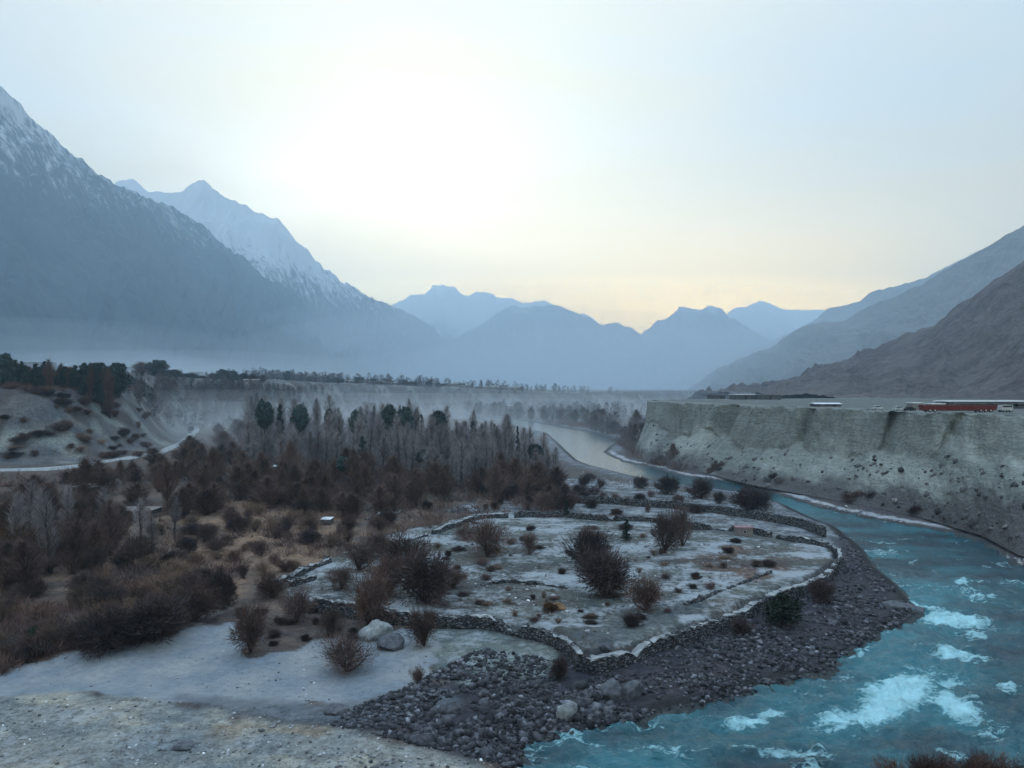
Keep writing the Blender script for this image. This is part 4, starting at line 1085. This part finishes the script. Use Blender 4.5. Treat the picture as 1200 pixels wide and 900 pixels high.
# ------------------------------------------------------------------ stones
def ico():
    p = (1 + 5 ** .5) / 2
    v = np.array([(-1, p, 0), (1, p, 0), (-1, -p, 0), (1, -p, 0), (0, -1, p), (0, 1, p), (0, -1, -p), (0, 1, -p), (p, 0, -1), (p, 0, 1), (-p, 0, -1), (-p, 0, 1)], float)
    f = np.array([(0, 11, 5), (0, 5, 1), (0, 1, 7), (0, 7, 10), (0, 10, 11), (1, 5, 9), (5, 11, 4), (11, 10, 2), (10, 7, 6), (7, 1, 8), (3, 9, 4), (3, 4, 2), (3, 2, 6), (3, 6, 8), (3, 8, 9), (4, 9, 5), (2, 4, 11), (6, 2, 10), (8, 6, 7), (9, 8, 1)])
    return v / np.linalg.norm(v, axis=1)[:, None], f
def sub(v, f, n=1):
    for _ in range(n):
        vv = list(map(tuple, v)); cache = {}; nf = []
        def mid(a, b):
            k = (min(a, b), max(a, b))
            if k not in cache:
                m = (np.array(vv[a]) + np.array(vv[b])) / 2; vv.append(tuple(m / np.linalg.norm(m))); cache[k] = len(vv) - 1
            return cache[k]
        for a, b, c in f:
            x, y, z = mid(a, b), mid(b, c), mid(c, a); nf += [(a, x, z), (b, y, x), (c, z, y), (x, y, z)]
        v, f = np.array(vv), np.array(nf)
    return v, f
IV, IF = ico()
def stones(name, label, zones, mat):
    V = []; Fc = []; base = 0; sh = []
    for poly, n, s0, s1 in zones:
        P_ = np.array(poly); pts = np.zeros((0, 2))
        while len(pts) < n:
            q = np.stack([rng.uniform(P_[:, 0].min(), P_[:, 0].max(), n), rng.uniform(P_[:, 1].min(), P_[:, 1].max(), n)], -1)
            pts = np.r_[pts, q[inside(q[:, 0], q[:, 1], [tuple(a) for a in poly])]]
        pts = pts[:n]; Y = 24.0 * F / (pts[:, 1] - 455); X = (pts[:, 0] - 600) / F * Y
        Z = terrain(X, Y); ok = (sdf(X, Y, river_poly) > -0.7) & (fbm(X / 4.5 + 5, Y / 3.0, 3) + 0.35 * rng.random(n) > -0.12); X, Y, Z = X[ok], Y[ok], np.maximum(Z[ok], 0.05); n = len(X)
        s = s0 + (s1 - s0) * rng.random(n) ** (4 - 2.6 * np.clip(fbm(X / 7 + 50, Y / 5, 3) * 2, 0, 1))
        s = s * (0.7 + 0.6 * (fbm(X / 6, Y / 6, 3) + .5))
        a = rng.uniform(0, 6.28, n); el_ = rng.uniform(.45, 1.0, (n, 3)) * np.array([1.2, 1, .75])
        jit = 1 + rng.uniform(-.42, .42, (n, 12, 1))
        v = IV[None] * jit * el_[:, None, :] * s[:, None, None]
        ca, sa = np.cos(a)[:, None], np.sin(a)[:, None]
        x = v[..., 0] * ca - v[..., 1] * sa; y = v[..., 0] * sa + v[..., 1] * ca
        v = np.stack([x + X[:, None], y + Y[:, None], v[..., 2] + (Z + s * 0.15)[:, None]], -1)
        V.append(v.reshape(-1, 3)); Fc.append((IF[None] + (base + 12 * np.arange(n))[:, None, None]).reshape(-1, 3)); base += 12 * n
        sh.append(np.repeat(np.clip(np.exp(rng.normal(-.15, .55, n)), .25, 3.2), 12))
    o = mk(name, np.concatenate(V), np.concatenate(Fc), [mat], attrs={'shade': np.concatenate(sh)})
    tag(o, label, 'stones', kind='stuff')
def stone_mat(name, c0, c1):
    t = NT(name); n = t.noise(1.2, 4, .6); col = t.ramp(n, [(.35, c0), (.65, c1)])
    a = t.attr('shade', 'Fac'); col = t.mix(1.0, col, a, 'MULTIPLY'); t.bump(n, .08)
    return t.color(col)
stones('rubble', 'dark river stones strewn over the beach between wall and water', [
    ([(505, 790), (560, 760), (680, 778), (780, 758), (880, 722), (960, 690), (990, 650), (982, 618), (1005, 640), (1025, 664), (1047, 684), (1070, 705), (1078, 716), (1040, 745), (965, 792), (850, 822), (690, 856), (597, 888), (500, 872), (380, 848), (420, 826)], 24000, .04, .36),
    ([(520, 800), (640, 800), (760, 800), (740, 845), (600, 885), (480, 865)], 700, .12, .75),
    ([(960, 780), (1060, 715), (1078, 716), (1000, 765), (850, 822), (690, 856), (597, 884), (597, 878), (690, 845), (850, 812)], 1300, .08, .36)],
    stone_mat('rubble_stone', (.022, .024, .031), (.10, .104, .118)))
stones('scattered_pebbles', 'small pale stones scattered over field, shores and near bank', [
    ([(330, 690), (560, 605), (960, 645), (690, 760), (560, 722)], 1800, .05, .28),
    ([(0, 800), (120, 772), (240, 735), (300, 772), (420, 750), (505, 745), (505, 800), (420, 825), (200, 818)], 420, .03, .13),
    ([(0, 815), (200, 822), (400, 848), (600, 886), (690, 900), (0, 900)], 1500, .03, .2),
    ([(800, 560), (1000, 604), (1120, 625), (1200, 665), (1200, 650), (1000, 590)], 900, .08, .4),
    ([(650, 560), (690, 550), (860, 582), (960, 612), (900, 605)], 900, .08, .3)],
    stone_mat('pebble', (.14, .15, .16), (.34, .36, .38)))
def scree():
    n = len(SCREE); s_ = 0.10 + 0.75 * rng.random(n) ** 5
    j = 1 + rng.uniform(-.4, .4, (n, 12, 1)); v = IV[None] * j * rng.uniform(.5, 1, (n, 1, 3)) * s_[:, None, None] + (SCREE + rng.normal(0, .3, SCREE.shape) * np.array([1, 1, 0]))[:, None, :]
    f = (IF[None] + (12 * np.arange(n))[:, None, None]).reshape(-1, 3)
    o = mk('scree', v.reshape(-1, 3), f, [stone_mat('scree_stone', (.07, .07, .075), (.2, .2, .2))], attrs={'shade': np.repeat(np.clip(rng.normal(.9, .4, n), .3, 2), 12)})
    tag(o, 'fallen stones lying on the slope under the cliff', 'stones', kind='stuff')
scree()
def boulder(px, py, w, h, mat, label, seed, tilt=0.0, squash=0.8):
    v, f = sub(IV, IF, 3); r = np.random.default_rng(seed)
    x, y = P(px, py, 1.0); g = hz(x, y); x, y = P(px, py, g)
    off = r.uniform(0, 50, 3)
    d = 1 + .32 * fbm(v[:, 0] * 1.2 + off[0] + v[:, 2], v[:, 1] * 1.2 + off[1], 3) + .12 * fbm(v[:, 0] * 4 + off[2], v[:, 2] * 4 + v[:, 1] * 3, 3)
    # a few flat broken faces
    vv = v * d[:, None]
    for _ in range(7):
        n = r.normal(size=3); n /= np.linalg.norm(n); k = vv @ n - r.uniform(.62, .85); vv = vv - np.outer(np.clip(k, 0, None), n)
    vv = vv * np.array([w / F * y / 2, w / F * y / 2 * squash, h / F * y / 1.5])
    ca, sa = math.cos(tilt), math.sin(tilt); vv = np.stack([vv[:, 0] * ca - vv[:, 2] * sa, vv[:, 1], vv[:, 0] * sa + vv[:, 2] * ca], -1)
    o = mk('boulder', vv, f, [mat], loc=(x, y + w / F * y * .3, g + h / F * y * .28))
    tag(o, label, 'boulder')
boulder(440, 752, 44, 22, M['boulder_pale'], 'pale frosted boulder on the sand flat before the front wall', 1)
boulder(456, 763, 36, 18, M['boulder_dark'], 'dark grey boulder leaning on the pale one', 2, 0.25)
boulder(716, 822, 30, 24, M['boulder_dark'], 'big pointed boulder on the beach near the water', 3, 0.5)
boulder(741, 824, 27, 25, M['boulder_dark'], 'big slanting slab boulder right of the pointed one', 4, -0.6)
boulder(662, 846, 22, 26, M['boulder_pale'], 'pale upright block at the water edge', 5, -0.5)
boulder(832, 818, 22, 10, M['boulder_pale'], 'pale flat rock on the cut bank of the river', 6)
boulder(768, 832, 22, 12, M['boulder_dark'], 'low dark rock beside the water below the slab boulder', 7)
boulder(1070, 722, 36, 14, M['boulder_dark'], 'dark rock breaking the current at the tip of the beach', 8)
boulder(1052, 716, 28, 10, M['boulder_dark'], 'flatter dark rock at the tip of the beach', 9)
boulder(654, 716, 20, 8, M['wood'], 'tan rock lying inside the corner of the front wall', 10)
boulder(710, 764, 16, 10, M['boulder_dark'], 'round stone sitting on the wall corner', 11)
boulder(303, 832, 0.1, 0.1, M['boulder_dark'], 'tiny', 12) if False else None
boulder(392, 838, 30, 9, M['boulder_dark'], 'flat dark rock at the left end of the rubble', 13)
boulder(525, 838, 26, 16, M['boulder_dark'], 'dark rock in the middle of the lower rubble', 14)
boulder(212, 880, 28, 8, M['boulder_dark'], 'flat dark rock on the near bank', 15)

# ------------------------------------------------------------------ walls of the field
def wall(pts_px, h, w, label, z=1.3, cap=True, name='stone_wall'):
    pts = np.array([P(x, y, z) for x, y in pts_px]); L = np.r_[0, np.cumsum(np.hypot(*np.diff(pts, axis=0).T))]
    n = max(6, int(L[-1] / 0.45)); s = np.linspace(0, L[-1], n)
    p = np.stack([np.interp(s, L, pts[:, k]) for k in (0, 1)], -1)
    kk = 7; ker = np.ones(kk) / kk
    if n > 20:
        for k in (0, 1): p[:, k] = np.convolve(np.pad(p[:, k], kk // 2, mode='edge'), ker, 'valid')
    t = np.gradient(p, axis=0); t /= np.hypot(t[:, 0], t[:, 1])[:, None] + 1e-9; nn = np.stack([-t[:, 1], t[:, 0]], -1)
    g = np.min([terrain(p[:, 0] + nn[:, 0] * q, p[:, 1] + nn[:, 1] * q) for q in (-1.2, 0, 1.2)], axis=0)
    br = smooth(fbm(s / 5.0, s * 0 + len(label) * 1.7, 3), 0.34, 0.5)
    top = z + h * (1 - 0.75 * br) + 0.30 * fbm(s / 3.0, s * 0 + len(label), 4) + 0.05 * rng.normal(size=n)
    mx, my = p.mean(0)
    root = empty(name, (mx, my, z))
    def strip(prof, nm, mat, jit):
        m = len(prof); V = []
        for a, b in prof:
            off = a * w * (1 + 0 * s) + jit * rng.normal(size=n)
            zz = np.where(b < 0, g - 0.6, z + (top - z) * min(b, 1)) + max(b - 1, 0) + (jit * rng.normal(size=n) if b > 0 else 0)
            V.append(np.stack([p[:, 0] + nn[:, 0] * off - mx, p[:, 1] + nn[:, 1] * off - my, zz - z], -1))
        V = np.array(V).transpose(1, 0, 2)
        if nm == 'coping': V[:, :, 2] -= (0.14 * smooth(fbm(s / 2.6 + 40, s * 0 + len(label), 3), 0.05, 0.2))[:, None]
        f = grid_faces(n, m).tolist() + [list(range(m)), list(range((n - 1) * m, n * m))[::-1]]
        mk(nm, V.reshape(-1, 3), f, [mat], root)
    strip([(.62, -1), (.58, .4), (.5, .8), (.45, 1), (-.45, 1), (-.5, .8), (-.58, .4), (-.62, -1)], 'masonry', M['wall'], .07)
    if cap: strip([(.46, 1.0), (.46, 1.05), (.3, 1.09), (-.3, 1.09), (-.46, 1.05), (-.46, 1.0)], 'coping', M['cap'], .05)
    tag(root, label, 'wall')
wall([(360, 712), (385, 716), (413, 721), (453, 729), (490, 731), (526, 734), (566, 733), (600, 741), (637, 750), (667, 763), (682, 783)], 1.1, .55, 'long pale-topped stone wall along the front of the walled field')
wall([(684, 783), (704, 780), (737, 772), (771, 757), (814, 744), (863, 726), (900, 707), (947, 690), (974, 674)], .75, .8, 'stone wall running from the front corner toward the river side')
wall([(975, 672), (985, 660), (984, 651), (970, 643), (947, 639), (908, 632)], .9, .5, 'curved dark wall rounding the river corner of the field')
wall([(906, 632), (873, 625), (850, 623), (808, 621), (771, 615), (731, 612), (692, 610), (640, 607), (600, 607)], 1.2, .5, 'long dark wall along the back of the walled field', cap=False)
wall([(655, 588), (700, 589), (731, 591), (798, 595), (844, 601), (900, 609), (940, 616), (968, 626)], 1.2, .5, 'upper dark wall nearest the far river bank', cap=False)
wall([(598, 607), (565, 608), (539, 617), (506, 628)], .9, .55, 'short frosted wall at the back left of the field')
wall([(472, 634), (450, 644), (425, 653)], .9, .6, 'middle piece of the broken diagonal wall')
wall([(500, 630), (480, 636), (466, 642)], .5, .4, 'lowest crumbled piece at the top of the diagonal wall')
wall([(388, 660), (350, 677), (315, 693)], .9, .7, 'longer outer piece of the double diagonal wall')
wall([(369, 680), (340, 690)], .7, .6, 'shorter inner piece of the double diagonal wall')
wall([(471, 601), (441, 607), (428, 612)], .6, .5, 'short low wall at the edge of the dark wood')

wall([(560, 690), (600, 684), (640, 688), (668, 694)], .45, .4, 'low tumbled wall crossing the middle of the frosted field', cap=False)
wall([(800, 712), (850, 694), (905, 672)], .4, .4, 'low stone line inside the right part of the frosted field', cap=False)
# hut by the back wall
def house(px, py, w_px, h_px, label, wallm, roofm, z=None, Y=None, depth=None, roof='flat', nwin=2, grp=None, name='house', cat='house', rot=0.0, door=True):
    if Y is None:
        x, y = P(px, py, z if z is not None else 1.4)
    else: x, y = (px - 600) / F * Y, Y
    g = hz(x, y) if z is None else z
    g0 = g - 0.3
    W = w_px / F * y; Ht = h_px / F * y; D = depth or W * .8
    r = empty(name, (x, y + D / 2, g), rot)
    MB().box(0, 0, Ht / 2 - .15, W, D, Ht + .3).build('wall', wallm, r)
    m = MB()
    if roof == 'flat': m.box(0, 0, Ht + .12 * Ht / 2, W * 1.06, D * 1.06, .14 * Ht)
    else:
        a = W * .54; b = D * .56; hh = Ht * .4
        m.v += [(-a, -b, Ht), (a, -b, Ht), (a, b, Ht), (-a, b, Ht), (-a, 0, Ht + hh), (a, 0, Ht + hh)]
        m.f += [(0, 1, 5, 4), (2, 3, 4, 5), (0, 4, 3), (1, 2, 5), (0, 3, 2, 1)]; m.m += [0] * 5
    m.build('roof', roofm, r)
    yf = -D / 2
    for k in range(nwin):
        wx = W * ((k + .5) / nwin - .5) * .85
        if door and k == nwin // 2 and nwin > 1:
            MB().box(wx, yf - .015, Ht * .38, W * .11, .05, Ht * .72).build('door', M['dark'], r)
        else:
            fr_ = MB().box(wx, yf - .012, Ht * .55, W * .13 + .1, .05, Ht * .34 + .1).build('window', M['white'], r)
            MB().box(wx, yf - .03, Ht * .55, W * .13, .05, Ht * .34).build('pane', M['dark'], fr_)
    tag(r, label, cat, grp)
    return r
house(873, 628, 19, 9, 'small grey hut with pinkish roof against the back wall', M['mud'], M['roof_pink'], z=1.6, depth=1.6, nwin=1, name='hut', cat='hut')
# sheds among the scrub on the left
house(97, 577, 26, 6, 'shed with bright white roof below the road', M['mud_dark'], M['roof'], z=3.0, depth=6.5, nwin=2, name='shed', cat='shed')
house(150, 603, 50, 4, 'long low pale-roofed shed at the edge of the dry grass', M['mud_dark'], M['mud'], z=2.6, depth=5, nwin=0, name='shed', cat='shed')
house(304, 556, 11, 4, 'small white-roofed shed at the left of the wood', M['mud_dark'], M['roof'], z=3, depth=3, nwin=1, name='shed', cat='shed')
house(322, 552, 9, 5, 'white-roofed shed right of its twin at the edge of the wood', M['mud_dark'], M['roof'], z=3, depth=3, nwin=1, name='shed', cat='shed')
house(340, 520, 24, 5, 'long white-roofed farm building before the misty wood', M['mud'], M['roof'], z=3, depth=9, nwin=4)
house(375, 521, 26, 8, 'ochre farm building with flat roof beside the misty wood', M['yellow'], M['mud'], z=3, depth=8, nwin=4)
house(381, 612, 12, 3, 'tiny white-roofed shelter in the dry grass', M['mud_dark'], M['roof'], z=2, depth=2.5, nwin=1, name='shed', cat='shed')
house(283, 498, 16, 4, 'pale-roofed house on the slope right of the road track', M['mud'], M['roof'], Y=470, depth=9, nwin=2)
house(292, 488, 14, 4, 'second pale-roofed house higher on the slope by the track', M['mud'], M['roof'], Y=520, depth=9, nwin=2)

# village along the terrace
rv = random.Random(21)
for i in range(62):
    px = 322 + 290 * rv.random() ** .9; Y = rv.uniform(850, 1080)
    house(px, 450, rv.uniform(8, 18), rv.uniform(2.6, 4.6), 'flat-roofed house of the hazy village along the terrace edge', rv.choice([M['mud'], M['mud_dark']]), rv.choice([M['roof'], M['roof'], M['mud']]), Y=Y, depth=rv.uniform(8, 16), nwin=2, grp='houses of the terrace village')
for i, (px, Y, w) in enumerate([(18, 1300, 16), (34, 1250, 30), (52, 1350, 18), (92, 1300, 12), (112, 1400, 18), (128, 1350, 14), (150, 1450, 20), (175, 1500, 16), (200, 1500, 20), (228, 1400, 14)]):
    house(px, 415, w, 4, 'snow-roofed house on the misty fan above the bluff', M['mud'], M['roof'], Y=Y, depth=14, nwin=2, grp='houses on the misty fan')

# right terrace settlement
house(874, 474, 26, 6, 'low dark house with white roof on the far end of the cliff top', M['mud_dark'], M['roof'], Y=330, depth=8, nwin=3, z=20)
house(903, 475, 24, 6, 'dark house right beside the first on the cliff top', M['mud_dark'], M['mud'], Y=325, depth=8, nwin=3, z=20)
house(971, 477.5, 30, 3.5, 'low dark hut with a white sloping roof at the cliff edge', M['mud_dark'], M['roof'], Y=205, depth=4, nwin=2, z=20, roof='gable', name='hut', cat='hut')
house(842, 471, 16, 4, 'small dark house at the tip of the cliff top', M['mud_dark'], M['mud_dark'], Y=360, depth=8, nwin=2, z=20)
house(1160, 478, 94, 9, 'long low building with white flat roof behind the red trailer', M['mud_dark'], M['roof'], Y=181, depth=6, nwin=9, z=20)
house(1100, 478, 16, 7, 'small pale cabin behind the red trailer', M['mud'], M['roof'], Y=176, depth=3, nwin=2, z=20, name='hut', cat='hut')
house(1076, 478, 12, 8, 'pale roadside cabin left of the red trailer', M['mud'], M['roof'], Y=176, depth=3, nwin=1, z=20, name='hut', cat='hut')
def wheel(x, y, r_, root, w=.16):
    t = MB().tube((x, y - w, r_), (x, y + w, r_), r_, r_, 14).build('wheel', M['tyre'], root)
    MB().tube((x, y - w - .02, r_), (x, y - w, r_), r_ * .5, r_ * .5, 10).build('rim', M['white'], t)
def car(px, Y, label, L=1.9, mat='white'):
    x = (px - 600) / F * Y; r = empty('parked_car', (x, Y, TZ + .15), 0.15)
    MB().box(0, 0, .42, L * 1.4, 1.05, .42, taper=.97).build('body', M[mat], r)
    c = MB().box(-.1, 0, .8, L * .85, .95, .38, taper=.78).build('cabin', M[mat], r)
    MB().box(-.1, 0, .79, L * .83, .98, .22, taper=.84).build('window', M['dark'], c)
    for a in (-1, 1):
        for b in (-1, 1): wheel(a * L * .45, b * .5, .22, r, .08)
    for b in (-1, 1): MB().box(L * .7, b * .36, .46, .06, .18, .1).build('headlight', M['white'], r)
    tag(r, label, 'car')
car(1028, 172, 'white car parked alone on the cliff top', 1.6)
car(1053, 166, 'white car parked above the dark cleft in the cliff', 1.5)
car(1066, 162, 'dark car parked left of the red trailer', 1.5, 'dark')
def trailer():
    Y = 158; x = (1122 - 600) / F * Y; r = empty('lorry_trailer', (x, Y, TZ + .1), -0.03)
    MB().box(0, 0, .88, 14.6, 2.0, .95).box(0, 0, 1.40, 14.8, 2.1, .08).build('load_bed', M['red'], r)
    MB().box(0, 0, .36, 14, .9, .14).build('chassis', M['dark'], r)
    for a in (-6, -5, 4.2, 5.2, 6.2):
        for b in (-.85, .85): wheel(a, b, .36, r)
    tag(r, 'long low red lorry trailer at the cliff edge', 'trailer')
    x2 = (1178 - 600) / F * Y; c = empty('lorry', (x2, Y, TZ + .1), -0.03)
    MB().box(0, 0, .95, 2.2, 1.7, 1.1, taper=.93).build('cab', M['white'], c)
    MB().box(0, 0, 1.2, 1.9, 1.72, .36, taper=.95).build('window', M['dark'], c)
    for a in (-.6, .6):
        for b in (-.75, .75): wheel(a, b, .34, c)
    tag(c, 'short white lorry cab right of the red trailer', 'lorry')
trailer()

# ------------------------------------------------------------------ road on the bluff toe
def road():
    pts = [(-420, 148), (-240, 176), (-160, 186)] + [P(x, y, 5.0) for x, y in [(0, 553), (60, 550), (100, 547), (140, 541), (190, 531), (213, 521), (226, 509), (233, 502)]]
    pts = np.array(pts); L = np.r_[0, np.cumsum(np.hypot(*np.diff(pts, axis=0).T))]; n = 420; s = np.linspace(0, L[-1], n)
    p = np.stack([np.interp(s, L, pts[:, k]) for k in (0, 1)], -1); ker = np.hanning(33); ker /= ker.sum()
    for k in (0, 1): p[:, k] = np.convolve(np.pad(p[:, k], 16, mode='edge'), ker, 'valid')
    t = np.gradient(p, axis=0); t /= np.hypot(t[:, 0], t[:, 1])[:, None]; nn = np.stack([-t[:, 1], t[:, 0]], -1)
    g = terrain(p[:, 0], p[:, 1]); zc = np.convolve(np.pad(g, 16, mode='edge'), ker, 'valid')
    V = []
    for q, dz in ((-3.4, -2.5), (-1.3, .3), (1.5, .35), (2.8, -1.5)):
        V.append(np.stack([p[:, 0] + nn[:, 0] * q, p[:, 1] + nn[:, 1] * q, zc + dz], -1))
    V = np.array(V).transpose(1, 0, 2).reshape(-1, 3)
    mk('road', V, grid_faces(n, 4)[:, ::-1].copy(), [M['road']], smooth_sh=False, kind='structure')
road()

NOUN = {'pale poplars over the left scrub': 'tall pale bare poplar', 'bare poplars of the misty wood': 'bare grey poplar', 'bare brown trees of the lower wood': 'bushy bare brown tree', 'bare trees below the road': 'bare scrub tree', 'bare trees between road and wood': 'bare purple tree', 'shrubs of the left scrub': 'low scrub shrub',
        'shrubs on the dry grass': 'small grassland shrub', 'tiny bushes in the walled field': 'tiny field bush', 'tiny bushes by the upper wall': 'tiny frosty-strip bush', 'tiny bushes before the front wall': 'tiny verge bush',
        'dark tree belt on the bluff': 'dark belt tree', 'clump at the near end of the village terrace': 'dark clump tree', 'shrubs on the bluff slope': 'dark slope shrub', 'thicket below the far end of the cliff': 'purple thicket tree',
        'hazy trees beyond the river bend': 'hazy far-bank tree', 'bushes along the foot of the cliff': 'dark cliff-foot bush', 'near brush in the bottom right corner': None, 'trees among the village houses': 'small hazy village tree',
        'houses of the terrace village': 'hazy flat-roofed house', 'houses on the misty fan': 'snow-roofed fan house'}
bygroup = {}
for o in scene.objects:
    if o.parent is None and 'group' in o:
        lx, ly, lz = o.location; px = 600 + F * lx / ly; py = 455 - F * (lz / K - H) / (ly / K)
        bygroup.setdefault(o['group'], []).append((o, px, py))
for gname, items in bygroup.items():
    if NOUN.get(gname): place_labels(items, NOUN[gname])
for k, (o, px, py) in enumerate(sorted(bygroup.get('near brush in the bottom right corner', []), key=lambda q: q[1])):
    w_ = ['leftmost', 'second from left', 'third from left', 'fourth from left', 'fifth from left', 'sixth from left', 'seventh from left', 'eighth from left', 'rightmost'][k]
    o['label'] = 'brown brush in the bottom right corner, ' + w_

# ------------------------------------------------------------------ air
def volume_mat(name, col, dens, aniso):
    m = bpy.data.materials.new(name); m.use_nodes = True; n = m.node_tree.nodes; n.clear()
    o = n.new('ShaderNodeOutputMaterial'); v = n.new('ShaderNodeVolumePrincipled')
    v.inputs['Color'].default_value = (*col, 1); v.inputs['Density'].default_value = dens; v.inputs['Anisotropy'].default_value = aniso
    m.node_tree.links.new(v.outputs[0], o.inputs['Volume']); return m
b = MB(); b.box(0, 4900, 0, 40000, 10800, 1600)
hzb = b.build('haze', volume_mat('valley_haze', (0.57, 0.79, 1.0), 1.3e-4, 0.4), loc=(0, 0, 790))
tag(hzb, 'pale blue haze filling the whole valley', 'haze', kind='stuff')
# low banks of mist lying on the valley floor
def mist(x, y, z, rx, ry, rz, dens, label):
    v, f = sub(IV, IF, 3); v = v * np.array([rx, ry, rz]) * (1 + .12 * fbm(v[:, 0] * 2 + x, v[:, 1] * 2 + v[:, 2] * 2, 3))[:, None]
    o = mk('mist', v, f, [volume_mat('mist', (0.85, 0.91, 0.98), dens, 0.2)], loc=(x, y, z), smooth_sh=True)
    tag(o, label, 'mist', kind='stuff')
def mist_bank(x, y, z, rx, ry, rz, dens, label, n=4):
    for k in range(n):
        q = 1 - k / (n + .6)
        mist(x + 0.08 * rx * k * (-1) ** k, y, z, rx * q, ry * (0.4 + 0.6 * q), rz * q, dens / n, label)
mist_bank(-60, 700, 2, 460, 190, 26, 2.0e-3, 'low white mist lying before the village terrace')
mist_bank(-1150, 1750, 30, 800, 520, 150, 7e-4, 'smoky mist over the houses at the foot of the left mountain')
mist_bank(-620, 1500, 30, 500, 420, 70, 8e-4, 'smoke drifting low over the left end of the village')
mist_bank(300, 4300, -20, 2300, 2600, 560, 3.4e-4, 'wide bank of mist across the far valley floor', 5)
mist_bank(20, 430, -2, 420, 300, 17, 9e-4, 'faint mist over the whole valley floor', 3)
mist_bank(-130, 360, 2, 140, 150, 22, 3.0e-3, 'thin mist drifting over the riverside wood')
for (k, i), _ in [(q, 0) for q in [(a_, b_) for a_ in protos for b_ in range(len(protos[a_]))] if q not in _used]:
    for ch in list(protos[k][i].children): bpy.data.objects.remove(ch)
    bpy.data.objects.remove(protos[k][i])
